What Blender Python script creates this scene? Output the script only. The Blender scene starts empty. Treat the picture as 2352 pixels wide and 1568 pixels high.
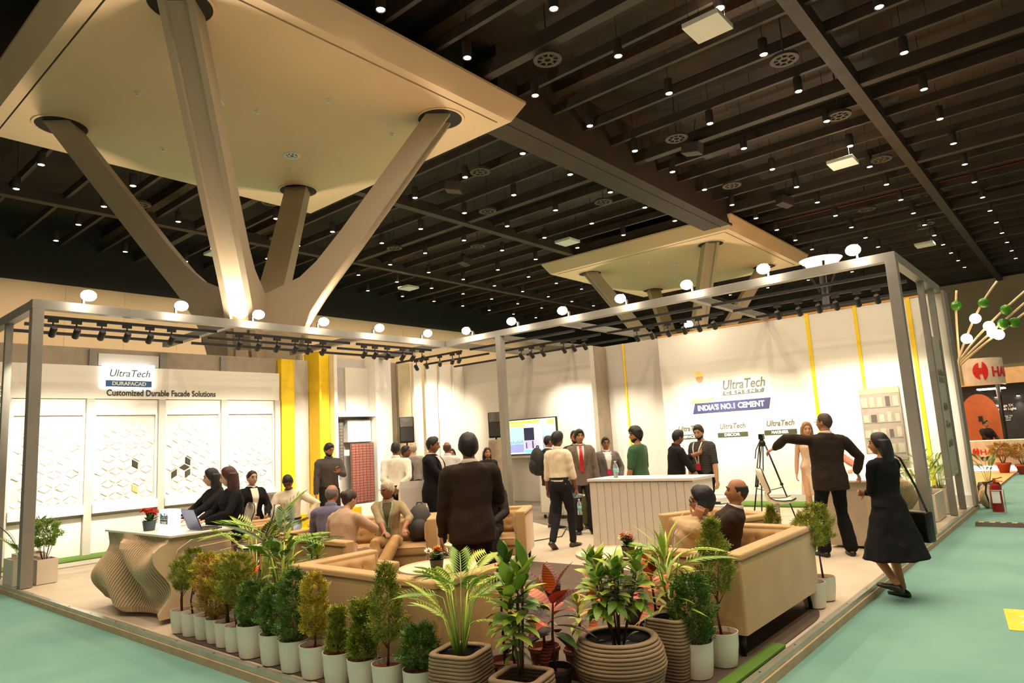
import bpy, bmesh, math, random
import numpy as np
from mathutils import Matrix, Vector, Quaternion
random.seed(7); RNG = np.random.default_rng(11)
SC = bpy.context.scene; COL = SC.collection
PI = math.pi; R = math.radians
PZ = 0.10                                   # top of the exhibition platform above the aisle carpet
# ------------------------------------------------------------------ camera
def make_camera():
    yaw, pitch, roll = R(40.2), R(8.4), R(-3.34)
    f = Vector((math.cos(yaw)*math.cos(pitch), math.sin(yaw)*math.cos(pitch), math.sin(pitch)))
    r = Vector((math.sin(yaw), -math.cos(yaw), 0)); u = r.cross(f)
    r2 = math.cos(roll)*r + math.sin(roll)*u; u2 = -math.sin(roll)*r + math.cos(roll)*u
    cd = bpy.data.cameras.new('camera'); co = bpy.data.objects.new('camera', cd); COL.objects.link(co)
    m = Matrix.Identity(4)
    for i in range(3): m[i][0], m[i][1], m[i][2] = r2[i], u2[i], -f[i]
    m[0][3], m[1][3], m[2][3] = 0.0, 0.0, 1.72
    co.matrix_world = m
    cd.sensor_width = 36; cd.lens = 1560/2352*36; cd.clip_end = 300; cd.clip_start = 0.05
    SC.camera = co
make_camera()
# ------------------------------------------------------------------ world, exposure
W = bpy.data.worlds.new('hall_fill'); SC.world = W; W.use_nodes = True
W.node_tree.nodes['Background'].inputs[0].default_value = (1.0, 0.84, 0.66, 1)
W.node_tree.nodes['Background'].inputs[1].default_value = 0.10  # even warm fill added for the unbuilt hall sides, lifts the shadows
SC.view_settings.view_transform = 'Standard'; SC.view_settings.look = 'None'
SC.view_settings.exposure = 1.25; SC.view_settings.gamma = 1.0; SC.view_settings.use_curve_mapping = False
E_DOWN, E_FLOOD, E_TRACK = 165.0, 3.0, 100.0   # watts of the hall downlights, the booth floodlights, the booth track spots
SC.cycles.max_bounces = 4; SC.cycles.diffuse_bounces = 2; SC.cycles.glossy_bounces = 2; SC.cycles.transmission_bounces = 4; SC.cycles.caustics_reflective = False; SC.cycles.caustics_refractive = False; SC.cycles.adaptive_threshold = 0.05
WARM = (1.0, 0.80, 0.58); WARM2 = (1.0, 0.89, 0.73)

# ------------------------------------------------------------------ materials
def lin(c):
    return tuple(((v/255)/12.92 if v/255 <= .04045 else (((v/255)+.055)/1.055)**2.4) for v in c)
MATS = {}
def mat(name, rgb, rough=.6, metal=0, var=.08, vscale=6, bump=0, bscale=40, emit=0, ecol=None, trans=0, ior=1.45, sheen=0, spec=.5, coords='Object', alpha=1, coat=0, wave=None):
    if name in MATS: return MATS[name]
    m = bpy.data.materials.new(name); m.use_nodes = True; nt = m.node_tree; b = nt.nodes['Principled BSDF']
    c = lin(rgb)
    b.inputs['Roughness'].default_value = rough; b.inputs['Metallic'].default_value = metal
    b.inputs['Specular IOR Level'].default_value = spec
    if trans: b.inputs['Transmission Weight'].default_value = trans; b.inputs['IOR'].default_value = ior
    if sheen: b.inputs['Sheen Weight'].default_value = sheen; b.inputs['Sheen Roughness'].default_value = .4
    if alpha < 1: b.inputs['Alpha'].default_value = alpha
    if coat: b.inputs['Coat Weight'].default_value = coat
    tc = nt.nodes.new('ShaderNodeTexCoord')
    n = nt.nodes.new('ShaderNodeTexNoise'); n.inputs['Scale'].default_value = vscale; n.inputs['Detail'].default_value = 1
    nt.links.new(tc.outputs[coords], n.inputs['Vector'])
    mr = nt.nodes.new('ShaderNodeMapRange'); mr.inputs['From Min'].default_value = .3; mr.inputs['From Max'].default_value = .7
    mr.inputs['To Min'].default_value = 1-var; mr.inputs['To Max'].default_value = 1+var
    nt.links.new(n.outputs['Fac'], mr.inputs['Value'])
    mx = nt.nodes.new('ShaderNodeVectorMath'); mx.operation = 'SCALE'; mx.inputs[0].default_value = c
    nt.links.new(mr.outputs[0], mx.inputs['Scale']); nt.links.new(mx.outputs[0], b.inputs['Base Color'])
    if bump or wave:
        bn = nt.nodes.new('ShaderNodeBump'); bn.inputs['Strength'].default_value = bump or wave[1]
        if wave:
            n2 = nt.nodes.new('ShaderNodeTexWave'); n2.bands_direction = wave[2]; n2.inputs['Scale'].default_value = wave[0]
            n2.inputs['Distortion'].default_value = wave[3] if len(wave) > 3 else 0
        else:
            n2 = nt.nodes.new('ShaderNodeTexNoise'); n2.inputs['Scale'].default_value = bscale; n2.inputs['Detail'].default_value = 2
        nt.links.new(tc.outputs[coords], n2.inputs['Vector'])
        nt.links.new(n2.outputs['Fac'], bn.inputs['Height']); nt.links.new(bn.outputs[0], b.inputs['Normal'])
    if emit:
        b.inputs['Emission Color'].default_value = (*(ecol or c), 1); b.inputs['Emission Strength'].default_value = emit
    if emit: m.cycles.emission_sampling = 'NONE'      # the lamps beside these faces carry the light
    MATS[name] = m; return m
def two_tone(name, a, bcol, scale, rough=.6, lo=.45, hi=.55, bump=0):
    """noise mix of two real surface colours"""
    if name in MATS: return MATS[name]
    m = mat(name, a, rough, var=.05, bump=bump, bscale=scale*4); nt = m.node_tree; b = nt.nodes['Principled BSDF']
    tc = next(x for x in nt.nodes if x.type == 'TEX_COORD')
    n = nt.nodes.new('ShaderNodeTexNoise'); n.inputs['Scale'].default_value = scale; n.inputs['Detail'].default_value = 2
    nt.links.new(tc.outputs['Object'], n.inputs['Vector'])
    mr = nt.nodes.new('ShaderNodeMapRange'); mr.inputs['From Min'].default_value = lo; mr.inputs['From Max'].default_value = hi
    nt.links.new(n.outputs['Fac'], mr.inputs['Value'])
    mx = nt.nodes.new('ShaderNodeMix'); mx.data_type = 'RGBA'
    mx.inputs['A'].default_value = (*lin(a), 1); mx.inputs['B'].default_value = (*lin(bcol), 1)
    nt.links.new(mr.outputs[0], mx.inputs['Factor']); nt.links.new(mx.outputs['Result'], b.inputs['Base Color'])
    return m

# ------------------------------------------------------------------ mesh builder
class MB:
    def __init__(s): s.v = []; s.f = []; s.mi = []; s.cur = 0
    def add(s, vs, fs):
        o = len(s.v); s.v += [tuple(map(float, p)) for p in vs]
        for f in fs: s.f.append([i+o for i in f]); s.mi.append(s.cur)
        return s
    def box(s, x0, y0, z0, x1, y1, z1, bev=0):
        if bev <= 0:
            return s.add([(x0,y0,z0),(x1,y0,z0),(x1,y1,z0),(x0,y1,z0),(x0,y0,z1),(x1,y0,z1),(x1,y1,z1),(x0,y1,z1)],
                         [(0,3,2,1),(4,5,6,7),(0,1,5,4),(1,2,6,5),(2,3,7,6),(3,0,4,7)])
        b = min(bev, (x1-x0)/2.01, (y1-y0)/2.01, (z1-z0)/2.01)
        bm = bmesh.new(); bmesh.ops.create_cube(bm, size=1)
        for v in bm.verts: v.co = Vector(((x0+x1)/2+v.co.x*(x1-x0), (y0+y1)/2+v.co.y*(y1-y0), (z0+z1)/2+v.co.z*(z1-z0)))
        bmesh.ops.bevel(bm, geom=list(bm.edges), offset=b, segments=3, profile=.6, affect='EDGES')
        bm.verts.index_update(); s.add([v.co for v in bm.verts], [[v.index for v in f.verts] for f in bm.faces]); bm.free(); return s
    def bar(s, p, q, w, h, up=(0,0,1)):
        p, q = Vector(p), Vector(q); d = (q-p).normalized(); u = Vector(up)
        if abs(d.dot(u)) > .98: u = Vector((1,0,0))
        a = d.cross(u).normalized(); b = a.cross(d)
        vs = [e + a*sx*w/2 + b*sy*h/2 for e in (p, q) for sx, sy in ((-1,-1),(1,-1),(1,1),(-1,1))]
        return s.add(vs, [(0,1,2,3),(7,6,5,4),(0,4,5,1),(1,5,6,2),(2,6,7,3),(3,7,4,0)])
    def tube(s, pts, rad, n=8, cap=True):
        pts = [Vector(p) for p in pts]; m = len(pts)
        if not hasattr(rad, '__len__'): rad = [rad]*m
        t = [(pts[min(i+1,m-1)]-pts[max(i-1,0)]).normalized() for i in range(m)]
        u = Vector((0,0,1)) if abs(t[0].z) < .9 else Vector((1,0,0)); a = t[0].cross(u).normalized(); vs = []
        for i in range(m):
            a = (a - t[i]*a.dot(t[i])).normalized(); b = t[i].cross(a); r = rad[i]
            ra, rb = r if hasattr(r, '__len__') else (r, r)
            vs += [pts[i] + a*math.cos(2*PI*k/n)*ra + b*math.sin(2*PI*k/n)*rb for k in range(n)]
        fs = [(i*n+k, i*n+(k+1)%n, (i+1)*n+(k+1)%n, (i+1)*n+k) for i in range(m-1) for k in range(n)]
        if cap: fs += [tuple(reversed(range(n))), tuple(range((m-1)*n, m*n))]
        return s.add(vs, fs)
    def lathe(s, prof, n=24, c=(0,0,0), closed=False, sx=1, sy=1):
        vs = []; m = len(prof)
        for r, z in prof: vs += [(c[0]+r*math.cos(2*PI*k/n)*sx, c[1]+r*math.sin(2*PI*k/n)*sy, c[2]+z) for k in range(n)]
        fs = [(i*n+k, i*n+(k+1)%n, (i+1)*n+(k+1)%n, (i+1)*n+k) for i in range(m-1) for k in range(n)]
        if closed: fs += [((m-1)*n+k, (m-1)*n+(k+1)%n, (k+1)%n, k) for k in range(n)]
        else:
            if prof[0][0] > 1e-4: fs.append(tuple(reversed(range(n))))
            if prof[-1][0] > 1e-4: fs.append(tuple(range((m-1)*n, m*n)))
        return s.add(vs, fs)
    def prism(s, poly, z0, z1, T=None):
        n = len(poly); vs = [(x,y,z0) for x,y in poly]+[(x,y,z1) for x,y in poly]
        if T: vs = [T @ Vector(v) for v in vs]
        return s.add(vs, [tuple(reversed(range(n))), tuple(range(n,2*n))]+[(i,(i+1)%n,n+(i+1)%n,n+i) for i in range(n)])
    def ell(s, c, r, nu=12, nv=8, T=None):
        vs = []; fs = []
        for j in range(nv+1):
            ph = -PI/2+PI*j/nv
            for i in range(nu):
                p = Vector((r[0]*math.cos(ph)*math.cos(2*PI*i/nu), r[1]*math.cos(ph)*math.sin(2*PI*i/nu), r[2]*math.sin(ph)))
                if T: p = T @ p
                vs.append(p+Vector(c))
        for j in range(nv):
            for i in range(nu): fs.append((j*nu+i, j*nu+(i+1)%nu, (j+1)*nu+(i+1)%nu, (j+1)*nu+i))
        return s.add(vs, fs)
    def mesh(s, name, mats, smooth=False):
        me = bpy.data.meshes.new(name); me.from_pydata(s.v, [], s.f)
        for m in (mats if isinstance(mats, (list, tuple)) else [mats]): me.materials.append(m)
        me.polygons.foreach_set('material_index', s.mi)
        if smooth: me.polygons.foreach_set('use_smooth', [True]*len(s.f))
        me.validate(); me.update()
        return me
    def build(s, name, mats, parent=None, smooth=False, **kw):
        return obj(name, s.mesh(name, mats, smooth), parent, **kw)
def sharp(me, ang=40):
    try: me.set_sharp_from_angle(angle=R(ang))
    except Exception: pass
    return me
def obj(name, me, parent=None, loc=None, rot=None, scale=None, matrix=None):
    o = bpy.data.objects.new(name, me); COL.objects.link(o)
    if parent: o.parent = parent
    if loc is not None: o.location = loc
    if rot is not None: o.rotation_euler = rot
    if scale is not None: o.scale = scale if hasattr(scale, '__len__') else (scale,)*3
    if matrix is not None: o.matrix_local = matrix
    return o
def tag(o, label, cat, group=None):
    o['label'] = label; o['category'] = cat
    if group: o['group'] = group
    return o
def thing(name, label, cat, loc=(0,0,0), rz=0, group=None):
    o = bpy.data.objects.new(name, None); COL.objects.link(o); o.location = loc; o.rotation_euler = (0,0,rz)
    o.empty_display_size = .1
    return tag(o, label, cat, group)
def struct(o, label=None):
    o['kind'] = 'structure'
    if label: o['label'] = label
    return o
def lamp(kind, name, parent, loc, energy, color, target=None, size=60, blend=.6, radius=.05):
    d = bpy.data.lights.new(name, kind); d.energy = energy; d.color = color; d.shadow_soft_size = radius
    o = bpy.data.objects.new(name, d); COL.objects.link(o); o.parent = parent; o.location = loc
    if kind == 'SPOT': d.spot_size = R(size); d.spot_blend = blend
    if target is not None: o.rotation_euler = (Vector(target)-Vector(loc)).to_track_quat('-Z', 'Y').to_euler()
    return o
_tc = {}
TMP = bpy.data.scenes.new('workbench')          # empty side scene in which text and skins are evaluated
def evaluated_mesh(o):
    TMP.collection.objects.link(o); vl = TMP.view_layers[0]; vl.update(); dg = vl.depsgraph
    me = bpy.data.meshes.new_from_object(o.evaluated_get(dg)); TMP.collection.objects.unlink(o); return me
def text_mesh(t, size, m, ext=.004, shear=0, off=0, sp=1.0, align='LEFT'):
    k = (t, size, m.name, ext, shear, off, sp, align)
    if k in _tc: return _tc[k]
    cu = bpy.data.curves.new('lettering', 'FONT'); cu.body = t; cu.size = size; cu.extrude = ext; cu.shear = shear; cu.offset = off
    cu.space_character = sp; cu.align_x = align; cu.resolution_u = 3
    o = bpy.data.objects.new('lettering', cu); me = evaluated_mesh(o)
    bpy.data.objects.remove(o); me.materials.clear(); me.materials.append(m); me.name = 'lettering'
    _tc[k] = me; return me
def face(loc, d):
    """frame for flat lettering: d = '-y' reads from the -y side, '-x' reads from the -x side"""
    X, Z = {'-y': ((1,0,0),(0,-1,0)), '-x': ((0,-1,0),(-1,0,0))}[d]
    m = Matrix.Identity(4); Y = (0,0,1)
    for i in range(3): m[i][0], m[i][1], m[i][2], m[i][3] = X[i], Y[i], Z[i], loc[i]
    return m
def lettering(t, size, m, loc, d, parent=None, width=None, **kw):
    me = text_mesh(t, size, m, **kw); mt = face(loc, d)
    if width:
        xs = [v.co.x for v in me.vertices]; s = width/(max(xs)-min(xs)); mt = mt @ Matrix.Diagonal((s,1,1,1))
    return obj('lettering', me, parent, matrix=mt)
V3 = lambda *a: np.array(a, float)
def nrm(v): return v/(np.linalg.norm(v)+1e-9)
# ================================================================== THE HALL
M_aisle = two_tone('aisle_carpet', (102,146,136), (112,154,142), 1.4, .95, .35, .65, bump=.15)
M_floor = two_tone('booth_laminate', (192,176,152), (200,186,164), 3, .55, .3, .7)
M_dark = two_tone('dark_lounge_carpet', (84,70,58), (92,78,66), 8, .95, .3, .7, bump=.2)
M_trim = mat('aluminium_edge', (190,188,172), .35, .7, bump=.05)
M_plinth = mat('beige_plinth', (182,160,126), .7)
M_black = mat('black_steel', (30,24,19), .6, var=.2)
M_deck = mat('dark_ceiling_deck', (52,38,28), .8, var=.35, vscale=.6, wave=(9,.6,'X'))
M_beam = mat('brown_box_beam', (66,50,38), .75, var=.12, vscale=.5)
M_joist = mat('dark_joist', (60,47,38), .6, var=.2, vscale=1.5)
M_canopy = mat('cream_canopy', (238,200,160), .6, var=.04, vscale=.3)
M_col = mat('taupe_column', (176,158,132), .6, var=.05, vscale=.4)
M_hallw = mat('beige_hall_panel', (230,196,156), .7, var=.03, vscale=.4)
M_hallg = mat('brown_hall_wall', (186,156,132), .8, var=.08, vscale=.3)
M_halld = mat('dark_hall_band', (46,38,32), .8)
M_grey = mat('grey_paint', (178,172,162), .5, var=.03)
M_frame = mat('silver_grey_frame', (142,136,126), .42, .35, var=.04)
M_white = mat('white_paint', (236,232,222), .5, var=.02)
M_wall = mat('warm_white_wall', (226,220,206), .55, var=.03, vscale=1)
M_greyw = mat('light_grey_wall', (196,190,178), .55, var=.03, vscale=1)
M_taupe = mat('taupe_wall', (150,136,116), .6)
M_yel = mat('yellow_panel', (246,206,20), .5, var=.03)
M_grass = mat('artificial_grass', (84,120,34), .9, bump=.6, bscale=160)
M_bk = mat('black_plastic', (20,19,18), .4)
M_orange = mat('orange_carpet', (226,170,104), .9)

fl = MB().box(-14,-14,-.05,70,42,0).build('floor', M_aisle); struct(fl, 'green aisle carpet of the exhibition hall')
# platform
PX0, PY0, PX1, PY1 = 2.88, 1.94, 15.5, 15.2
b = MB().box(PX0+.03,PY0+.03,.0,PX1,PY1,PZ-.004)
plat = struct(b.build('floor_booth', M_floor), 'raised beige booth floor')
b = MB(); b.box(PX0-.03,PY0-.03,0,PX0+.03,PY1,.062); b.box(PX0-.03,PY0-.03,0,PX1,PY0+.03,.062)
struct(b.build('trim_1', M_plinth), 'beige plinth around the booth floor')
b = MB(); b.box(PX0-.012,PY0-.012,.062,PX0+.045,PY1,PZ+.003,.004); b.box(PX0+.046,PY0-.012,.062,PX1,PY0+.045,PZ+.003,.004)
t2 = struct(b.build('trim_2', M_trim), 'aluminium edge profile of the booth floor')
b = MB()
for i in range(18): b.lathe([(.008,0),(.008,.002),(0,.003)], 8, (PX0+.015,PY0+.4+i*.72,PZ+.003))
for i in range(18): b.lathe([(.008,0),(.008,.002),(0,.003)], 8, (PX0+.4+i*.7,PY0+.015,PZ+.003))
b.build('screws', M_black, t2)['kind'] = 'stuff'
# dark lounge carpet with rounded far corners
def rpoly(pts, r=.6, n=8):
    out = []
    for i, p in enumerate(pts):
        p = Vector(p); a = Vector(pts[i-1]); c = Vector(pts[(i+1)%len(pts)])
        d1 = (a-p).normalized(); d2 = (c-p).normalized(); s = p+d1*r; e = p+d2*r
        for k in range(n+1):
            t = k/n; out.append(tuple((1-t)**2*s+2*t*(1-t)*p+t*t*e))
    return out
b = MB().prism(rpoly([(2.96,2.02),(6.55,2.02),(7.2,3.0),(7.42,5.4),(7.25,7.6),(5.0,8.9),(2.96,7.15)], .5), PZ-.003, PZ+.004)
struct(b.build('floor_lounge', M_dark), 'dark brown carpet of the lounge area')
b = MB().prism([(10.9,8.9),(10.3,7.8),(9.9,7.2),(14.8,7.2),(14.8,12.6),(11.5,12.6)], PZ-.003, PZ+.003)
struct(b.build('floor_back', mat('grey_carpet', (120,110,98), .95, bump=.2)), 'grey carpet in front of the screen wall')
b = MB().box(3.1,13.75,PZ,8.5,14.42,PZ+.03); struct(b.build('floor_grass', M_grass), 'strip of artificial grass under the facade wall')
b = MB().box(3.1,13.2,PZ,8.5,13.74,PZ+.012); struct(b.build('trim_3', M_greyw), 'grey threshold before the grass strip')
b = MB().box(14.2,2.5,PZ,15.05,8.0,PZ+.03); struct(b.build('floor_grass', M_grass), 'strip of artificial grass under the logo wall')
b = MB().box(10.9,2.3,PZ,14.9,2.9,PZ+.025); struct(b.build('floor_grass', M_grass), 'artificial grass between the planter boxes')

# hall walls
b = MB().box(-14,34,0,60,34.3,9.75); wl = struct(b.build('wall_left', M_hallw), 'beige panelled far wall of the hall')
pm = MB().box(-1.2,-.015,-1.6,1.2,0,1.6).mesh('wall_panel', M_hallw)
for i in range(22):
    for k in range(3): obj('wall_panel', pm, wl, (-6+i*2.42, 34, 1.65+k*3.24))
b = MB().box(-14,34.02,9.75,60,34.4,13); struct(b.build('wall_left_band', M_halld), 'dark upper band of the far hall wall')
b = MB().box(60,-14,5.2,60.3,34,11.5); struct(b.build('wall_right', M_hallg), 'brown upper wall at the far end of the hall')
b = MB().box(59.98,-14,0,60.28,34,5.2); struct(b.build('wall_right_lower', M_hallw), 'beige lower wall at the far end of the hall')
b = MB().box(60.01,-14,11.5,60.4,34,13); struct(b.build('wall_right_band', M_halld), 'dark band above the far hall wall')
# ceiling deck, girders, joists
ce = struct(MB().box(-14,-14,12.7,62,36,12.9).build('ceiling', M_deck), 'dark corrugated ceiling deck of the hall')
jm = MB().box(-.06,-24,-.14,.06,24,.14).mesh('joist', M_joist)
gm = MB().box(-.14,-24,-.2,.14,24,.2).mesh('girder', M_joist)
for k in range(-16, 24):
    x = 20.85+1.63*k
    if k % 5 == 0: obj('girder', gm, ce, (x, 10, 11.5))
    else: obj('joist', jm, ce, (x, 10, 11.62))
gx = MB().box(-38,-.17,-.22,38,.17,.22).mesh('girder', M_joist)
for y in (-3.9, 4.05, 19.85, 27.85): obj('girder', gx, ce, (24, y, 11.46))
# ducts and cable trays between the joists
dm = MB().box(-.18,-24,-.14,.18,24,.14).mesh('duct', mat('brown_duct', (72,50,36), .5, .3, var=.2))
for x in (3.3, 11.3, 16.2, 24.4, 32.6, 40.5): obj('duct', dm, ce, (x, 10, 12.35))
pipe = MB().tube([(0,-24,0),(0,24,0)], .05, 8).mesh('pipe', mat('red_pipe', (120,40,30), .5), True)
for x in (18.0, 34.5, 47): obj('pipe', pipe, ce, (x, 10, 12.0))
hm = MB()
for k in range(60): hm.tube([(0,-24+k*.8,0),(0,-24+k*.8,1.0)], .006, 4)
hg = hm.mesh('hanger_rods', M_joist)
for k in range(-12, 20, 3): obj('hanger_rods', hg, ce, (20.2+1.63*k, 10, 11.7))['kind'] = 'stuff'
# big boxed beam between the two tree columns
b = MB().box(13.4,11.3,10.78,29.2,12.55,12.7); b.box(13.4,11.75,10.76,29.2,11.78,10.78)
struct(b.build('trim_beam', M_beam, smooth=False), 'wide brown boxed beam running between the two cream canopies')

# ------------------------------------------------------------------ tree columns with square canopies
M_glow = mat('uplight_lens', (255,214,150), .4, emit=12, ecol=(1,.72,.36))
M_hole = mat('dark_socket', (44,34,26), .8)
def tree_column(cx, cy, hx, hy, half, label, lights=True):
    t = thing('tree_column', label, 'column', (cx,cy,0), 0, 'tree columns with cream canopies')
    Z = 10.6; c0 = (hx-cx, hy-cy)
    b = MB(); b.box(c0[0]-half,c0[1]-half,Z,c0[0]+half,c0[1]+half,Z+.08); b.build('canopy_soffit', M_canopy, t)
    # border and flared fascia
    b = MB(); h1, h2, h3 = half+.03, half+.30, half+.62; rings = [(h1,Z+.02),(h2,Z+.02),(h3,Z+.55),(h3,Z+.62),(h1,Z+.62)]
    vs = [(c0[0]+sx*h, c0[1]+sy*h, z) for h, z in rings for sx, sy in ((-1,-1),(1,-1),(1,1),(-1,1))]
    fs = [(i*4+k, i*4+(k+1)%4, (i+1)*4+(k+1)%4, (i+1)*4+k) for i in range(len(rings)-1) for k in range(4)]
    b.add(vs, fs); b.box(c0[0]-h1,c0[1]-h1,Z+.58,c0[0]+h1,c0[1]+h1,Z+.62); b.build('canopy_fascia', M_canopy, t)
    # four arms curving out of the trunk; cross-section: flat blade with a recessed groove on its outer edge
    for sx, sy in ((-1,-1),(1,-1),(1,1),(-1,1)):
        d = Vector((sx,sy,0)).normalized(); w = Vector((-d.y,d.x,0))
        prof = []
        for z, r_out, r_in in [(0,.98,.05),(2.0,.98,.05),(3.6,1.0,.05),(4.2,1.06,.05),(4.8,1.22,.05),(5.3,1.45,.06),(5.75,1.74,.25),(6.2,2.06,1.2),(6.6,2.36,1.62),(7.4,2.94,2.25),(8.4,3.66,2.98),(9.6,4.52,3.86),(10.9,5.46,4.80)]:
            prof.append((z, r_out, r_in))
        b = MB(); n = len(prof); hw = .34; vs = []
        for z, ro, ri in prof:
            for rr, ww in ((ri,-hw),(ro,-hw),(ro,-hw*.62),(ro-.14,-hw*.55),(ro-.14,hw*.55),(ro,hw*.62),(ro,hw),(ri,hw)):
                p = d*rr + w*ww; vs.append((p.x,p.y,z))
        k8 = 8; fs = [(i*k8+k, i*k8+(k+1)%k8, (i+1)*k8+(k+1)%k8, (i+1)*k8+k) for i in range(n-1) for k in range(k8)]
        fs += [tuple(reversed(range(k8))), tuple(range((n-1)*k8, n*k8))]
        b.add(vs, fs); me = b.mesh('arm', M_col, True); sharp(me, 25); arm = obj('arm', me, t)
        # collar hole in the soffit
        hc = d*(4.95 if half > 4 else 4.9)
        obj('collar', MB().lathe([(.60,-.03),(.66,-.03),(.66,0),(.60,0)], 28, (0,0,0), True).mesh('collar', M_canopy), t, (hc.x,hc.y,Z))
        obj('socket', MB().lathe([(0,0),(.60,0),(.60,.01),(0,.01)], 28).mesh('socket', M_hole), t, (hc.x,hc.y,Z-.016))
        if lights:
            for zz, ro, up in ((4.75,1.2,1),(4.15,1.05,-1)):
                p = d*(ro-.02)
                fb = MB().box(-.12,-.14,-.10,.12,.14,.10,.02)
                u = obj('uplight', fb.mesh('uplight', M_col), arm, (p.x,p.y,zz), (0,0,math.atan2(d.y,d.x)))
                obj('lens', MB().lathe([(0,0),(.08,0),(.08,.01),(0,.012)], 16).mesh('lens', M_glow), t, (p.x,p.y,zz+(.105 if up > 0 else -.115)))
                q = d*(ro+.05); lamp('SPOT', 'uplight_lamp', t, (q.x,q.y,zz+.13*up), 420 if up > 0 else 110, WARM if up < 0 else (1,.84,.64), (q.x+d.x*(2.4 if up > 0 else -.4), q.y+d.y*(2.4 if up > 0 else -.4), zz+4*up), 110 if up > 0 else 50, .9, .05)
    for dx, dy in ((-2.9,.2),(.6,-2.6),(2.2,1.8),(-1.2,2.9),(3.0,-2.2),(-.4,-.9)):
        f = obj('sprinkler', MB().lathe([(.07,0),(.07,-.015),(.03,-.02),(.02,-.07),(.045,-.075),(0,-.08)], 12).mesh('sprinkler', M_white), t, (c0[0]+dx,c0[1]+dy,Z))
    for dx, dy in ((-1.4,-.6),(1.7,.9)):
        g = MB(); g.lathe([(.17,-.02),(.24,-.02),(.24,0),(.17,0)], 24, closed=True); g.lathe([(.06,-.03),(.1,-.03),(.1,0),(.06,0)], 16, closed=True)
        for k in range(8):
            a = k*PI/4; g.bar((.1*math.cos(a),.1*math.sin(a),-.02),(.17*math.cos(a),.17*math.sin(a),-.02),.04,.02)
        f = obj('air_diffuser', g.mesh('air_diffuser', M_white), t, (c0[0]+dx,c0[1]+dy,Z)); obj('dark_opening', MB().lathe([(0,-.008),(.17,-.008),(.17,-.002),(0,-.002)], 20).mesh('dark_opening', M_hole), t, (c0[0]+dx,c0[1]+dy,Z))
    return t
tree_column(8.86,16.06,9.0,16.35,4.68,'large cream canopy tree column rising behind the facade wall')
tree_column(34.1,16.5,34.1,16.5,4.75,'farther cream canopy tree column behind the logo wall')

# ------------------------------------------------------------------ hanging downlights on the 2.65 m grid
M_can = mat('downlight_can', (58,48,40), .45, .3)
M_lens = mat('downlight_lens', (255,236,200), .4, emit=14, ecol=(1,.86,.62))
can = MB().lathe([(.085,.02),(.11,.0),(.115,.01),(.115,.42),(.1,.43),(0,.43)], 14).mesh('can', M_can, True); sharp(can)
lens = MB().lathe([(0,.012),(.085,.012),(.085,.022),(0,.022)], 14).mesh('lens', M_lens)
rod = MB().tube([(0,0,.43),(0,0,1.7)], .008, 5).mesh('rod', M_black)
def seen(p, pad=60):
    c = SC.camera.matrix_world.inverted() @ Vector(p)
    if c.z > -.3: return False
    x = 1176+1560*c.x/-c.z; y = 784-1560*c.y/-c.z
    return -pad < x < 2352+pad and -pad < y < 1568+pad
CAN_BOXES = [(3.3,10.7,14.7,22.1),(28.4,39.9,11.0,22.0),(13.3,29.3,11.1,12.7)]
ndl = 0
for i in range(-5, 18):
    for j in range(-3, 13):
        x = 8.63+2.645*i; y = 2.49+2.645*j
        if y > 33.3 or x > 56: continue
        if 3.2 < x < 14.8 and 10.6 < y < 22.1 or 28 < x < 40.2 and 10.6 < y < 22.1 or 13 < x < 29.4 and 11 < y < 12.8: continue
        near = -4 < x < 15 and -4 < y < 12
        if not seen((x,y,11.2)) and not near: continue
        if x > 30 and math.hypot(x,y) > 52: continue
        t = thing('hanging_downlight', 'black cylinder downlight hanging from the dark hall ceiling', 'downlight', (x,y,11.0), 0, 'hall ceiling downlights')
        obj('can', can, t); obj('lens', lens, t); obj('rod', rod, t); ndl += 1
        lamp('SPOT', 'downlight_lamp', t, (0,0,-.03), E_DOWN, WARM, (0,0,-3), 150, 1.0, .09)
# white square panels hung on rods
pan = MB().box(-.42,-.42,-.06,.42,.42,.06,.01).mesh('panel', M_white)
prod = MB().tube([(0,0,0),(0,0,2)], .008, 5).mesh('rod', M_black)
for n, (x, y) in enumerate([(13.77,5.4),(24.8,5.5),(24.8,17.3),(13.8,28.25),(24.87,28.4),(40.3,5.6)]):
    t = thing('square_ceiling_fixture', ['nearest white square panel hung from the dark ceiling, at upper right','white square panel hung right of the wide boxed beam','white square panel hung just left of the farther canopy','white square panel seen beside the big column arm','small white square panel above the middle booth lights','farthest small white square panel near the right corner post'][n], 'ceiling fixture', (x,y,10.62), 0, 'white panels hung from the hall ceiling')
    obj('panel', pan, t)
    for sx in (-.3,.3):
        for sy in (-.3,.3): obj('rod', prod, t, (sx,sy,.05))
# round air diffusers in the deck
g = MB(); g.lathe([(.26,0),(.36,0),(.36,.08),(.26,.08)], 20, closed=True); g.lathe([(.08,0),(.15,0),(.15,.05),(.08,.05)], 14, closed=True)
for k in range(8):
    a = k*PI/4; g.bar((.14*math.cos(a),.14*math.sin(a),.02),(.27*math.cos(a),.27*math.sin(a),.02),.05,.03)
g.tube([(0,0,.03),(0,0,1.55)], .02, 6)
dif = g.mesh('air_diffuser', mat('diffuser_grey', (74,60,50), .6))
for x, y in ((17.4,4.9),(12.9,9.2),(22.0,4.8),(25.2,9.6),(27.0,4.7),(19.6,9.1),(16.8,15.2),(20.0,17.8),(22.8,14.0),(23.3,21.5),(20.4,24.2),(9.6,25.6),(13.0,22.4),(15.5,26.2),(33,6.6),(38,5.1)):
    tag(obj('air_diffuser', dif, None, (x,y,11.1)), 'round grey air diffuser under the dark hall ceiling', 'diffuser', 'round ceiling air diffusers')
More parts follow.
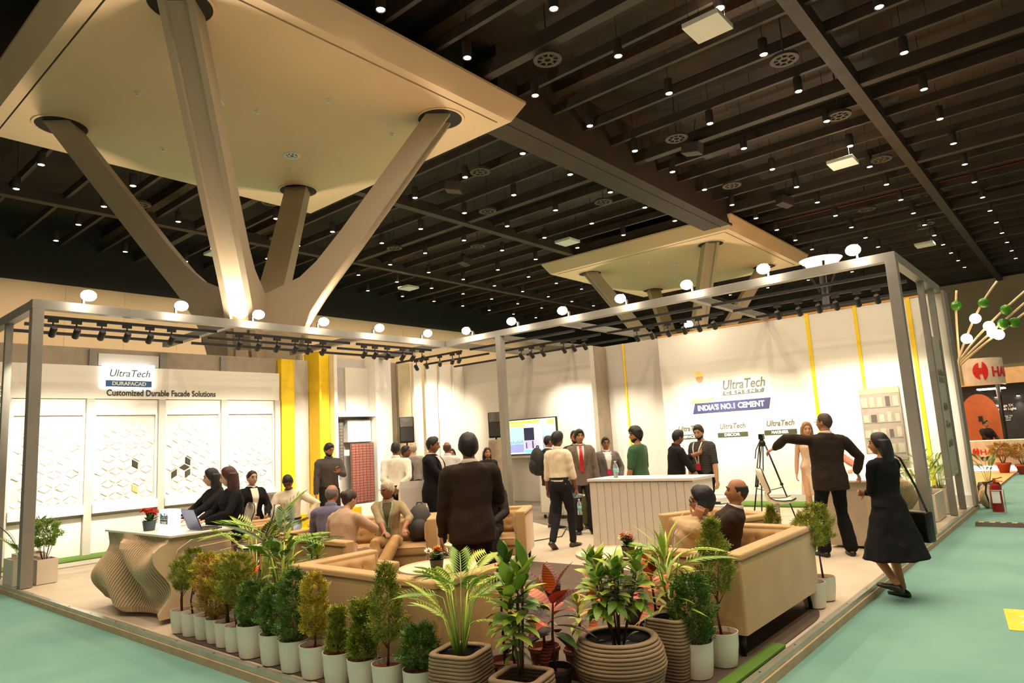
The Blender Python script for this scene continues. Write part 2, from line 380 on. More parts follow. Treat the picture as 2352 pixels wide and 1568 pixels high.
# small black loudspeakers / projectors on the ceiling
for n,(x,y) in enumerate([(20.5,9.0),(16.9,16.6),(28.5,8.7),(24.4,23.5)]):
    b = MB(); b.box(-.22,-.3,-.18,.22,.3,.18,.03); b.tube([(0,0,.18),(0,0,1.0)], .02, 6)
    tag(b.build('ceiling_loudspeaker', mat('dusty_black', (70,56,46), .6), loc=(x,y,11.0), rot=(R(12),0,R(30*n))), ['boxy dark ceiling loudspeaker right of the boxed beam','boxy dark ceiling loudspeaker left of the boxed beam','boxy dark ceiling loudspeaker far right of the beam','boxy dark ceiling loudspeaker above the booth middle'][n], 'loudspeaker', 'ceiling loudspeakers')
# ================================================================== THE BOOTH: frame, walls, lights
pg = thing('pergola_frame', 'silver grey box-section frame of posts and beams over the booth', 'frame', (0,0,PZ))
def fbar(name, x0,y0,z0,x1,y1,z1): return MB().box(x0,y0,z0-PZ,x1,y1,z1-PZ,.006).build(name, M_frame, pg)
ZB, ZT = 4.06, 4.2
for x, y, w in ((2.98,11.65,.075),(2.98,13.1,.05),(11.3,2.03,.075),(13.45,2.03,.05),(14.42,2.03,.05),(11.3,9.9,.075)):
    fbar('post', x-w,y-w,PZ+.004,x+w,y+w,ZB)
fbar('beam', 2.9,11.58,ZB,15.05,11.72,ZT); fbar('beam', 11.23,1.96,ZB,11.37,11.57,ZT); fbar('beam', 11.23,11.73,ZB,11.37,14.45,ZT)
fbar('beam', 2.91,11.73,ZB,3.05,14.9,ZT); fbar('beam', 11.38,1.96,ZB,15.05,2.1,ZT)
for x in (5.97, 8.9): fbar('cross_beam', x-.06,11.73,ZB+.01,x+.06,14.45,ZT-.01)
for y in (5.3, 8.25): fbar('cross_beam', 11.38,y-.06,ZB+.01,15.05,y+.06,ZT-.01)
fbar('brace', 11.38,10.2,ZB+.02,15.05,10.3,ZT-.02)
# black track rails with spot heads
M_rail = mat('black_track', (26,22,19), .45)
M_rlens = mat('track_lens', (255,240,214), .4, emit=6, ecol=(1,.9,.72))
def rail(p, q, label):
    b = MB(); b.bar(p, q, .045, .05)
    return tag(b.build('track_rail', M_rail), label, 'track rail', 'black track rails under the booth frame')
nr = {12.05:'front',12.75:'middle',13.45:'rear'}
for y in (12.05,12.75,13.45):
    for k,(x0,x1) in enumerate(((3.1,5.88),(6.06,8.82),(9.0,11.2))):
        rail((x0,y,4.03),(x1,y,4.03), '%s black light track in the %s bay of the left frame wing' % (nr[y], ('left','middle','right')[k]))
nr = {12.0:'front',13.0:'middle',14.2:'rear'}
for x in (12.0,13.0,14.2):
    for k,(y0,y1) in enumerate(((2.15,5.2),(5.4,8.15),(8.35,11.5),(11.8,14.3))):
        rail((x,y0,4.03),(x,y1,4.03), '%s black light track in the %s bay of the right frame wing' % (nr[x], ('rightmost','second','third','leftmost')[k]))
b = MB(); b.lathe([(0,0),(.045,0),(.05,.01),(.05,.15),(.04,.17),(0,.172)], 12); hd = b.mesh('head', M_rail, True); sharp(hd)
hl = MB().lathe([(0,-.001),(.04,-.001),(.04,.004),(0,.004)], 12).mesh('lens', M_rlens)
adp = MB().box(-.07,-.02,-.05,.07,.02,0).mesh('adapter', M_rail); stem = MB().tube([(0,0,0),(0,0,-.13)], .012, 6).mesh('stem', M_rail)
def track_spot(x, y, target, rz, on=True, label=None):
    t = thing('track_spotlight', label or 'black cylinder track spotlight aimed at the booth walls', 'spotlight', (x,y,4.005), 0, 'track spotlights')
    obj('adapter', adp, t, (0,0,0), (0,0,rz)); obj('stem', stem, t, (0,0,-.05))
    d = (Vector(target)-Vector((x,y,3.8))).normalized(); q = d.to_track_quat('-Z','Y')
    h = obj('head', hd, t, (0,0,-.2), q.to_euler()); h.location = Vector((0,0,-.2)) - q @ Vector((0,0,.08))
    obj('lens', hl, t, h.location, q.to_euler())
    if on: lamp('SPOT', 'track_lamp', t, Vector(h.location)+d*.02, E_TRACK, WARM2, Vector(h.location)+d*3, 58, .9, .04)
for k0, xs in enumerate(((3.3,3.62,3.98,4.36,4.72,5.08),(5.87+.45,6.7,7.1,7.5,7.8,8.15),(9.2,9.5,9.85,10.3,10.6,10.9))):
    for i, x in enumerate(xs):
        track_spot(x, 12.05, (x, 14.5, 1.6), 0, True, '%s black track spotlight from the left in the %s bay of the left wing' % (('first','second','third','fourth','fifth','sixth')[i], ('left','middle','right')[k0]))
for k0, ys in enumerate(((2.63,2.94,3.3,3.6,3.95,4.34),(5.62,5.95,6.28,6.65,7.04,7.4),(8.79,9.1,9.39,10.02,10.37,10.7))):
    for i, y in enumerate(ys): track_spot(13.0, y, (15.1, y*1.0, 1.65), PI/2, True, '%s black track spotlight from the right in the %s bay before the logo wall' % (('first','second','third','fourth','fifth','sixth')[i], ('rightmost','middle','leftmost')[k0]))
for i, y in enumerate((11.9,12.14,12.6,13.1,13.5)): track_spot(12.0, y, (13.4+.2*i, 14.6, 2.2), PI/2, True, '%s black track spotlight from the right near the folded fin wall' % ('first','second','third','fourth','fifth')[i])
# floodlights on the frame
M_fl = mat('flood_lens', (255,244,222), .4, emit=9, ecol=(1,.92,.76))
b = MB(); b.bar((0,0,0),(0,0,.1),.05,.03); b.bar((0,0,.09),(0,-.16,.12),.04,.02); fbk = b.mesh('bracket', M_frame)
b = MB(); b.box(-.08,-.04,.0,.08,.04,.035,.012); fhs = b.mesh('housing', M_frame)
fln = MB().ell((0,0,-.045),(.11,.09,.08),16,10).mesh('lens', M_fl, True)
def flood(x, y, rz, label):
    t = thing('floodlight', label, 'floodlight', (x,y,ZT), rz, 'floodlights along the booth frame')
    obj('bracket', fbk, t); h = obj('housing', fhs, t, (0,-.2,.13), (R(-35),0,0)); obj('lens', fln, t, (0,-.2,.13), (R(-35),0,0))
    lamp('POINT', 'flood_lamp', t, (0,-.27,-.03), E_FLOOD, WARM2, radius=.05)
o6 = ('first','second','third','fourth','fifth','sixth','last')
for k in range(6): flood(3.57+1.388*k, 11.62, 0, '%s bright floodlight from the left on the left frame beam' % o6[k])
for k in range(7): flood(11.27, 2.47+1.37*k, -PI/2, '%s bright floodlight from the right corner post on the right beam' % o6[k])
# an uncovered floodlight behind the logo wall
t = thing('floodlight', 'bright bare floodlight just above the top edge of the logo wall', 'floodlight', (14.75,6.9,ZT-.12), -PI/2, 'floodlights along the booth frame')
obj('bracket', fbk, t); obj('housing', fhs, t, (0,-.2,.13), (R(-35),0,0)); obj('lens', fln, t, (0,-.2,.13), (R(-35),0,0))
lamp('POINT','flood_lamp',t,(0,-.27,-.03),E_FLOOD,WARM2,radius=.05)

# ------------------------------------------------------------------ facade wall (left)
fw = struct(MB().box(3.12,14.5,PZ,8.55,14.7,3.63).build('wall_facade', M_white), 'white facade display wall with four lattice bays')
def fpart(name, x0,y0,z0,x1,y1,z1, m, bev=.004): return MB().box(x0,y0,z0,x1,y1,z1,bev).build(name, m, fw)
fpart('header', 3.12,14.40,2.99,8.54,14.5,3.62, M_wall)
for x in (3.3,4.6,5.9,7.2,8.47): fpart('post', x-.065,14.36,PZ,x+.065,14.5,2.985, M_greyw)
for x0,x1 in ((3.37,4.53),(4.67,5.83),(5.97,7.13),(7.27,8.40)):
    fpart('sill', x0,14.33,.86,x1,14.499,1.02, M_white); fpart('lower_panel', x0,14.44,PZ+.03,x1,14.499,.80, M_white)
    fpart('upper_panel', x0,14.42,2.72,x1,14.499,2.98, M_white)
fpart('cornice', 3.12,14.52,3.63,8.54,14.7,3.98, M_taupe)
for x in (4.65,5.95,7.23): fpart('block', x-.07,14.46,3.63,x+.07,14.52,3.95, M_frame)
fpart('cornice_panel', 4.74,14.48,3.64,5.86,14.52,3.88, M_greyw)
# jali lattice tiles, rhombus by rhombus
M_jali = mat('jali_white', (232,228,216), .55, var=.02); M_jdark = mat('jali_dark_opening', (52,50,44), .6)
M_jgreen = mat('jali_olive', (170,170,110), .6); M_jback = mat('jali_back', (206,202,190), .6)
A = .158
def rhomb(k):
    u = [Vector((0,A)), Vector((A*math.sqrt(3)/2,-A/2)), Vector((-A*math.sqrt(3)/2,-A/2))]
    e1, e2 = u[k], u[(k+1)%3]; pts = [Vector((0,0)), e1, e1+e2, e2]; c = (pts[0]+pts[2])/2
    pts = [c+(p-c)*.84 for p in pts]
    if (pts[1]-pts[0]).cross(pts[2]-pts[0]) < 0: pts.reverse()
    pts = [p-c for p in pts]
    b = MB(); n = 4; h = .022
    v = [(p.x,0,p.y) for p in pts]+[(p.x*.78,-h,p.y*.78) for p in pts]
    b.add(v, [(3,2,1,0),(4,5,6,7)]+[(i,(i+1)%4,4+(i+1)%4,4+i) for i in range(4)])
    return b, c
RM = {}
for k in range(3):
    for nm, m in (('w',M_jali),('d',M_jdark),('g',M_jgreen)):
        b, c = rhomb(k); RM[k,nm] = (b.mesh('tile', m), c)
rj = random.Random(3)
for pi_,(x0,x1) in enumerate(((3.37,4.53),(4.67,5.83),(5.97,7.13),(7.27,8.40))):
    jp = MB().box(x0,14.455,1.06,x1,14.49,2.71).build('jali_panel', M_jback, fw)
    b = MB(); b.box(x0,14.41,1.025,x1,14.47,1.07); b.box(x0,14.41,2.68,x1,14.47,2.72); b.box(x0,14.41,1.07,x0+.04,14.47,2.68); b.box(x1-.04,14.41,1.07,x1,14.47,2.68)
    b.build('jali_frame', M_white, jp)
    row = 0; z = 1.2
    while z < 2.62:
        x = x0+.15+(row%2)*A*math.sqrt(3)/2
        while x < x1-.13:
            for k in range(3):
                kind = 'w'; rr = rj.random()
                if pi_ in (1,2) and 1.35 < z < 1.85 and abs(x-(x0+x1)/2) < .35 and rr < .2: kind = 'd'
                elif pi_ in (1,2) and z < 1.6 and rr < .14: kind = 'g'
                me, c = RM[k,kind]
                px, pz = x+c.x, z+c.y
                if x0+.09 < px < x1-.09 and 1.12 < pz < 2.64:
                    obj('tile', me, jp, (px,14.454,pz), (rj.uniform(-.12,.12),0,rj.uniform(-.12,.12)))
            x += A*math.sqrt(3)
        z += 1.5*A; row += 1
M_ink = mat('dark_lettering', (38,40,38), .5); M_logo = mat('grey_green_lettering', (104,116,104), .5)
M_blue = mat('blue_sign_band', (70,110,160), .5); M_wt = mat('white_lettering', (250,250,248), .5)
M_lit = mat('lit_sign_face', (255,255,255), .5, emit=1.5, ecol=(.9,.95,1))
lettering('Customized Durable Facade Solutions', .17, M_ink, (4.87,14.395,3.055), '-y', fw, width=2.14, off=.0025)
sg = thing('illuminated_sign', 'glowing white sign with a blue band on the facade header', 'sign', (5.25,14.39,3.22))
MB().box(-.48,-.05,-.02,.48,0,.45,.01).build('light_box', M_lit, sg)
MB().box(-.42,-.058,.0,.42,-.05,.125).build('blue_band', M_blue, sg)
lettering('UltraTech', .2, M_logo, (-.37,-.053,.2), '-y', sg, width=.74, shear=.25, off=.003)
lettering('DURAFACAD', .1, M_wt, (-.31,-.061,.03), '-y', sg, width=.62, off=.003)
# yellow and grey fins right of the facade wall
def slab(name, label, x0,y0,z0,x1,y1,z1,m,bev=.004): return struct(MB().box(x0,y0,z0,x1,y1,z1,bev).build(name, m), label)
slab('wall_fin_1','narrow yellow wall panel beside the facade wall',8.56,14.35,PZ,8.90,14.7,3.96,M_yel)
slab('wall_fin_2','grey wall panel between the two yellow panels',8.90,14.5,PZ,9.37,14.7,3.98,M_greyw)
slab('wall_fin_3','wider yellow wall panel beside the sample niche',9.38,14.05,PZ,9.44,14.7,4.16,M_yel); slab('wall_fin_4','front of the wider yellow wall panel',9.44,14.3,PZ,9.83,14.36,4.18,M_yel)
# sample niche: white frame, upper panels, tile samples
nw = struct(MB().box(9.84,14.55,PZ,11.62,14.75,4.1).build('wall_niche', M_greyw), 'light grey back wall of the tile sample niche')
def npart(name, x0,y0,z0,x1,y1,z1,m): return MB().box(x0,y0,z0,x1,y1,z1,.004).build(name, m, nw)
npart('jamb', 9.84,14.1,PZ,9.93,14.55,4.12,M_white); npart('lintel', 9.93,14.12,2.58,11.1,14.55,2.69,M_white)
npart('pillar', 11.10,14.1,PZ+0,11.62,14.549,4.16,M_white); npart('upper_panel', 10.4,14.42,2.7,11.1,14.549,3.85,M_wall); npart('upper_panel', 9.93,14.46,2.7,10.4,14.549,3.85,M_grey)
npart('white_panel', 10.37,14.32,1.95,11.08,14.549,2.5,M_white); npart('base', 9.93,14.15,PZ,11.09,14.549,.42,M_white)
def sample(x0,x1,z0,z1,y,m,mf,label,rows,cols):
    t = thing('tile_sample_board', label, 'sample board', ((x0+x1)/2,y,z0)); w=(x1-x0); h=z1-z0
    MB().box(-w/2-.03,0,-.0,w/2+.03,.04,h+.03,.004).build('frame', mf, t)
    tm = MB().box(-w/cols/2+.006,-.012,.006,w/cols/2-.006,0,h/rows-.004).mesh('tile', m)
    for r_ in range(rows):
        for c_ in range(cols): obj('tile', tm, t, (-w/2+w/cols*(c_+.5),0,.015+h/rows*r_))
sample(9.95,10.24,1.24,2.5,14.36,mat('dark_slate_tile',(96,88,80),.6),mat('board_frame',(70,62,56),.5),'dark grey tile sample board hung at the left of the niche',16,3)
sample(10.36,11.02,.45,1.88,14.18,mat('brick_red_tile',(136,80,68),.7,var=.25,vscale=9),mat('board_frame2',(84,68,60),.5),'brick red tile sample board behind the man with a phone',22,6)
# folded fin wall
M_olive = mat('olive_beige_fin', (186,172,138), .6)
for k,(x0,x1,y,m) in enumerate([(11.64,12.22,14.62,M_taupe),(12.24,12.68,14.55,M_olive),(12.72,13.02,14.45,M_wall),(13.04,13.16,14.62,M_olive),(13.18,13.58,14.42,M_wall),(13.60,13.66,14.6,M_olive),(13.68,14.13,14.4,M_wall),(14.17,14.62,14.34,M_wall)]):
    slab('wall_fold_%d' % (k+1), 'tall vertical panel %s of the folded back wall' % ('in taupe','olive beige','warm white','narrow olive','warm white','narrow olive','warm white','warm white')[k], x0,y,PZ,x1,y+.1,4.08,m)
# ------------------------------------------------------------------ screen wall, recess, logo wall
tvw = slab('wall_screen','light grey wall that carries the television',14.6,9.75,PZ,14.8,14.33,4.08,M_greyw)
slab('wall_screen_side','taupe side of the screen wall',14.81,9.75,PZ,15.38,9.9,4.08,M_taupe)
slab('wall_recess','grey recessed wall with yellow strips',15.4,8.0,PZ,15.6,10.4,4.1,M_greyw)
for y in (9.2,9.86): slab('trim_yellow','thin yellow strip on the recessed wall',15.36,y-.02,PZ,15.399,y+.02,4.1,M_yel,.002)
lw = slab('wall_logo','bright white wall with cement logos',15.1,1.95,PZ,15.35,8.03,4.06,M_wall)
for y,w in ((4.45,.035),(3.5,.03),(2.53,.035)): MB().box(15.07,y-w,PZ,15.099,y+w,4.06,.002).build('yellow_strip', M_yel, lw)
MB().box(15.04,1.95,PZ,15.099,8.0,.28).build('skirting', M_greyw, lw)
MB().box(15.0,1.9,PZ,15.4,1.949,4.1,.003).build('end_cap', M_frame, lw)
mat('orange_top', (220,150,80), .6); MB().box(15.09,1.95,4.061,15.36,8.03,4.09).build('top_edge', MATS['orange_top'], lw)
# logos on the wall (flat print)
M_navy = mat('navy_print', (58,60,104), .5); M_olg = mat('olive_print', (62,70,44), .5); M_lg = mat('grey_print', (104,108,98), .5); M_skin_p = mat('printed_skin',(206,160,120),.6); M_helm = mat('printed_yellow_helmet',(232,214,120),.6); M_shirtp=mat('printed_shirt',(222,216,206),.6)
XW = 15.094
lettering('UltraTech', .3, M_lg, (XW,6.50,2.63), '-x', lw, width=.98, shear=.25, off=.004)
T = face((XW-.002,6.5,2.5),'-x'); MB().prism([(0,0),(.95,0),(.98,.09),(.02,.09)],0,.004,T).build('logo_band', M_lg, lw)
lettering('C E M E N T', .09, M_wt, (XW-.008,6.44,2.515), '-x', lw, width=.85, off=.002)
T = face((XW-.002,7.27,2.13),'-x'); MB().prism([(0,0),(1.80,.0),(1.86,.235),(.07,.235)],0,.006,T).build('slogan_band', M_navy, lw)
lettering("INDIA'S NO.1 CEMENT", .17, M_wt, (XW-.010,7.14,2.19), '-x', lw, width=1.58, off=.005)
for y,w,txt in ((7.75,.68,'SERVICES'),(6.71,.71,'DECOR'),(5.63,.70,'MAKSHEER')):
    lettering('UltraTech', .17, M_lg, (XW,y-.05,1.74), '-x', lw, width=.6, shear=.25, off=.002)
    T = face((XW-.002,y,1.55),'-x'); MB().prism([(0,0),(w,0),(w,.1),(0,.1)],0,.004,T).build('logo_band', M_olg, lw)
    lettering(txt, .085, M_wt, (XW-.008,y-.16,1.57), '-x', lw, width=w*.52, off=.003)
# printed figure of a worker with helmet, arms folded (flat print): plain generic shapes
def blob(pts, m, off):
    T = face((XW-.001-off,7.3,2.36),'-x'); MB().prism(pts,0,.001,T).build('printed_figure', m, lw)
def arc(cx,cy,rx,ry,a0,a1,n=10): return [(cx+rx*math.cos(R(a0+(a1-a0)*i/n)), cy+ry*math.sin(R(a0+(a1-a0)*i/n))) for i in range(n+1)]
blob([(.0,.06),(.02,.34),(.12,.46),(.30,.50),(.48,.46),(.58,.34),(.62,.1),(.5,0),(.1,0)], M_shirtp, 0)
blob(arc(.27,.60,.085,.12,0,360,20)[:-1], M_skin_p, .001); blob(arc(.27,.64,.11,.12,-5,185,12), M_helm, .002)
blob([(.0,.06),(.02,.0),(.5,.02),(.62,.1),(.6,.13),(.3,.09),(.08,.12)], M_skin_p, .002)
# information board on the logo wall with small diagrams
ib = thing('information_board', 'grey information board with rows of small diagrams on the logo wall', 'board', (15.03,3.24,.95))
MB().box(-.05,-.36,0,.02,.36,1.42,.004).build('board', mat('board_grey',(128,118,104),.6), ib)
MB().box(-.056,-.36,1.3,-.05,.36,1.42).build('yellow_header', mat('pale_yellow',(220,206,110),.6), ib)
dgm = MB(); dgd = MB(); rb = random.Random(5)
for r_ in range(4):
    for c_ in range(5):
        yy = .28-.14*c_; zz = .14+.3*r_; w, h = rb.uniform(.035,.055), rb.uniform(.07,.1)
        (dgd if (r_*2+c_)%4 == 1 else dgm).box(-.054,yy-w,zz,-.05,yy+w,zz+h*2)
    dgd.box(-.053,-.33,.12+.3*r_,-.05,.33,.125+.3*r_)
dgm.build('diagrams', mat('diagram_light',(150,142,120),.6), ib); dgd.build('diagrams', mat('diagram_dark',(74,64,58),.6), ib)
# aisle-side name panel between the thin posts
sp = thing('name_panel', 'tall grey panel with logo and figures between the thin right posts', 'panel', (13.94,2.03,.72))
MB().box(-.42,-.025,0,.42,.025,2.4,.004).build('panel', mat('panel_grey',(182,172,158),.55), sp)
M_pt = mat('panel_text',(120,112,100),.55)
lettering('UltraTech', .16, M_pt, (-.18,-.03,1.72), '-y', sp, width=.5, shear=.2); MB().box(-.18,-.03,1.6,.32,-.026,1.69).build('logo_band', M_pt, sp)
for z,tx in ((1.12,'1100+'),(.82,'Ka'),(.5,'#100')): lettering(tx, .17, M_pt, (-.15,-.03,z), '-y', sp, width=.42, off=.003)
# television
tv = thing('television', 'large wall television showing three photographs', 'television', (14.56,11.78,1.38))
MB().box(-.03,-.87,-.02,.03,.87,.95,.01).build('bezel', M_bk, tv)
def scr(name, y0,y1,z0,z1,c,e=1.6,off=0):
    m = mat('screen_'+name, c, .4, emit=e*.42); T = face((-.034-off,0,0),'-x'); MB().prism([(-y0,z0),(-y1,z0),(-y1,z1),(-y0,z1)],0,.001,T).build(name, m, tv)
scr('screen', .84,-.84,.0,.92,(235,240,245),1.2)
scr('yellow_band', .82,-.30,.82,.9,(222,230,90),1.2,.002); scr('yellow_band', .82,.2,.74,.8,(226,234,110),1.2,.002); scr('yellow_tab', -.56,-.82,.76,.9,(218,228,100),1.2,.002)
scr('sky_picture', .82,.28,.28,.72,(160,226,240),1.3,.002); scr('lilac_picture', .82,.28,.04,.27,(150,160,215),1.1,.002)
scr('dark_picture', .26,-.10,.36,.70,(40,46,74),.6,.002); scr('pale_picture', .26,-.30,.12,.36,(190,180,214),1.0,.002); scr('white_picture', -.10,-.36,.36,.74,(210,232,250),1.3,.002)
scr('street_picture', -.38,-.80,.12,.44,(150,146,170),.9,.002); scr('blue_picture', -.38,-.80,.44,.72,(150,200,240),1.2,.002); scr('cyan_band', .26,-.5,.02,.11,(120,226,240),1.2,.002)
for k in range(9): scr('skyline', .78-.055*k,.755-.055*k,.28,.33+.02*(k%3),(110,150,170),.8,.004)
scr('figure', -.02,-.06,.14,.34,(44,40,60),.4,.004); scr('figure', .2,.17,.14,.3,(50,46,66),.4,.004)
MB().box(-.12,-.85,-.10,.02,.85,-.05).build('shelf', M_greyw, tv)
# lattice screen and yellow panel at the far left edge
ls = thing('lattice_screen', 'white random lattice screen at the left edge of the booth', 'screen', (3.02,13.95,PZ))
MB().box(-.03,-.72,0,.03,-.64,3.05).build('stile', M_white, ls); MB().box(-.03,.64,0,.03,.72,3.05).build('stile', M_white, ls)
b = MB(); rl = random.Random(2)
for k in range(34): b.box(-.025,-.64,.08+k*.088,.025,.64,.1+k*.088)
for k in range(150):
    y = rl.uniform(-.62,.6); z = .09+.088*rl.randrange(33); b.box(-.02,y,z,.02,y+.022,z+.088*rl.choice((1,1,2)))
b.build('lattice', M_white, ls)['kind'] = 'stuff'
for k in range(7): MB().box(-.028,-.5+.12*k,.5+.33*k,.0,-.42+.12*k,.58+.33*k).build('yellow_infill', M_yel, ls)
slab('wall_fin_5','yellow wall panel behind the left lattice screen',2.95,14.75,PZ,3.1,15.2,3.8,M_yel)
# ================================================================== FURNITURE AND OBJECTS
M_velvet = mat('sand_velvet', (192,154,102), .8, var=.07, vscale=3, sheen=.35, bump=.08, bscale=60)
M_pipe = mat('brown_piping', (120,84,50), .7); M_leg = mat('dark_leg', (24,20,18), .4); M_btn = mat('tuft_button', (170,128,78), .7)
def upoly(W_, D, t, one=False):   # U (or L) seen from above, open towards +x
    x0, x1, y1 = -D/2, D/2, W_/2
    if one: return [(x0,-y1),(x0+t,-y1),(x0+t,y1-t),(x1,y1-t),(x1,y1),(x0,y1)]
    return [(x0,-y1),(x1,-y1),(x1,-y1+t),(x0+t,-y1+t),(x0+t,y1-t),(x1,y1-t),(x1,y1),(x0,y1)]
def sofa(label, x, y, rz, W_, D=.82, H_=.72, one=False):
    t = thing('sofa', label, 'sofa', (x,y,PZ+.004), R(rz), 'sand velvet sofas of the lounge')
    th = .13; bm = bmesh.new(); lo = [bm.verts.new((a,b,.16)) for a,b in upoly(W_,D,th,one)]; hi = [bm.verts.new((a,b,H_)) for a,b in upoly(W_,D,th,one)]
    n = len(lo); bm.faces.new(list(reversed(lo))); bm.faces.new(hi)
    for i in range(n): bm.faces.new((lo[i],lo[(i+1)%n],hi[(i+1)%n],hi[i]))
    bmesh.ops.recalc_face_normals(bm, faces=bm.faces); es = [e for e in bm.edges if not all(v.co.z < .2 for v in e.verts)]
    bmesh.ops.bevel(bm, geom=es, offset=.022, segments=3, profile=.6, affect='EDGES')
    me = bpy.data.meshes.new('shell'); bm.to_mesh(me); bm.free(); me.materials.append(M_velvet); me.polygons.foreach_set('use_smooth',[True]*len(me.polygons)); sharp(me,50)
    sh = obj('shell', me, t)
    z = H_-.045; o = .003; x0, x1, y1 = -D/2-o, D/2+o, W_/2+o
    b = MB(); b.tube(([] if one else [(x1-.02,-y1,z)])+[(x0+.02,-y1,z),(x0,-y1+.02,z),(x0,y1-.02,z),(x0+.02,y1,z),(x1-.02,y1,z)], .006, 5); b.build('piping', M_pipe, sh, True)
    MB().box(-D/2+th,-W_/2+th,.16,D/2-.01,W_/2-th,.30,.02).build('seat_base', M_velvet, t, True)
    nc = 2 if W_ > 1.3 else 1; cw = (W_-2*th)/nc
    for k in range(nc):
        y0 = -W_/2+th+cw*k; c = MB().box(-D/2+th+.10,y0+.006,.28,D/2+.01,y0+cw-.006,.39,.03).build('seat_cushion', M_velvet, t, True)
        b = MB(); b.tube([(D/2+.006,y0+.03,.375),(D/2+.006,y0+cw-.03,.375)], .005, 5); b.build('piping', M_pipe, c, True)
    # tufted inside panels with buttons
    def tuft(w, h, name, M4):
        nu, nv = max(8,int(w/.03)), 12; bx = [(-w/2+w*(i+1)/(max(2,int(w/.2))+1), h*(.36+.34*j)) for i in range(max(2,int(w/.2))) for j in (0,1)]; vs = []; fs = []
        for j in range(nv+1):
            for i in range(nu+1):
                a, c_ = -w/2+w*i/nu, h*j/nv; e = min(a+w/2, w/2-a, c_, h-c_)
                d = .045*min(1,max(0,e)/.06)**.5-.028*sum(math.exp(-((a-p)**2+(c_-q)**2)/.0016) for p, q in bx); vs.append((d,a,c_))
        for j in range(nv):
            for i in range(nu): q = j*(nu+1)+i; fs.append((q,q+1,q+nu+2,q+nu+1))
        b = MB().add(vs, fs); p = b.build(name, M_velvet, t, True, matrix=M4)
        bt = MB().ell((0,0,0),(.006,.012,.012),8,6).mesh('button', M_btn, True)
        for a, c_ in bx: obj('button', bt, p, (.020,a,c_))
    tuft(W_-2*th, H_-.42, 'tufted_back', Matrix.Translation((-D/2+th-.005,0,.38)))
    for sg in ((1,) if one else (-1,1)): tuft(D-th-.06, H_-.44, 'tufted_arm', Matrix.Translation((.06,sg*(W_/2-th+.005),.41)) @ Matrix.Rotation(-sg*PI/2,4,'Z'))
    lm = MB().lathe([(.018,-.004),(.03,.16),(0,.16)], 10).mesh('leg', M_leg, True)
    for a in (-1,1):
        for c_ in (-1,1): obj('leg', lm, t, (a*(D/2-.07),c_*(W_/2-.07),0))
    return t
sofa('two-seat sand sofa in front, its back to the row of white pots', 3.61,4.38,0,1.76)
sofa('two-seat sand sofa at right holding two seated men', 5.71,2.51,90,1.66)
sofa('sand tufted armchair behind the two seated men', 7.2,3.3,157,1.02)
sofa('sand tufted armchair beside the man in the brown suit', 7.02,6.49,212,1.05)
sofa('sand sofa with the grey-haired woman and a backpack', 5.86,7.30,222,1.4)
sofa('sand sofa under the woman with a hair bun', 4.62,6.72,0,1.6,one=True)
sofa('sand armchair left of the woman with a hair bun', 5.0,9.0,-25,1.0)
# round side tables
M_tt = mat('cream_table_top', (232,212,176), .4, var=.03); M_wood = mat('beech_wood', (196,150,96), .5, var=.12, vscale=18)
def rtable(label, x, y, r, h):
    t = thing('side_table', label, 'table', (x,y,PZ+.004), 0, 'round lounge tables')
    b = MB().lathe([(0,h-.022),(r-.012,h-.022),(r,h-.012),(r,h+.012),(r-.012,h+.014),(r-.016,h),(0,h)], 40).mesh('table_top', M_tt, True); sharp(b); obj('table_top', b, t)
    for k in range(3):
        a = 2*PI*k/3+.4; b = MB().tube([(r*.55*math.cos(a),r*.55*math.sin(a),h-.02),(r*.85*math.cos(a),r*.85*math.sin(a),.0)], [.02,.012], 10); b.build('leg', M_wood, t, True)
rtable('small round table before the grey-haired woman', 6.05,6.02,.27,.43)
rtable('round table with yellow flowers behind the front sofa', 4.85,5.2,.42,.42)
rtable('round table with red and cream flowers left of the right sofa', 6.18,3.98,.42,.42)
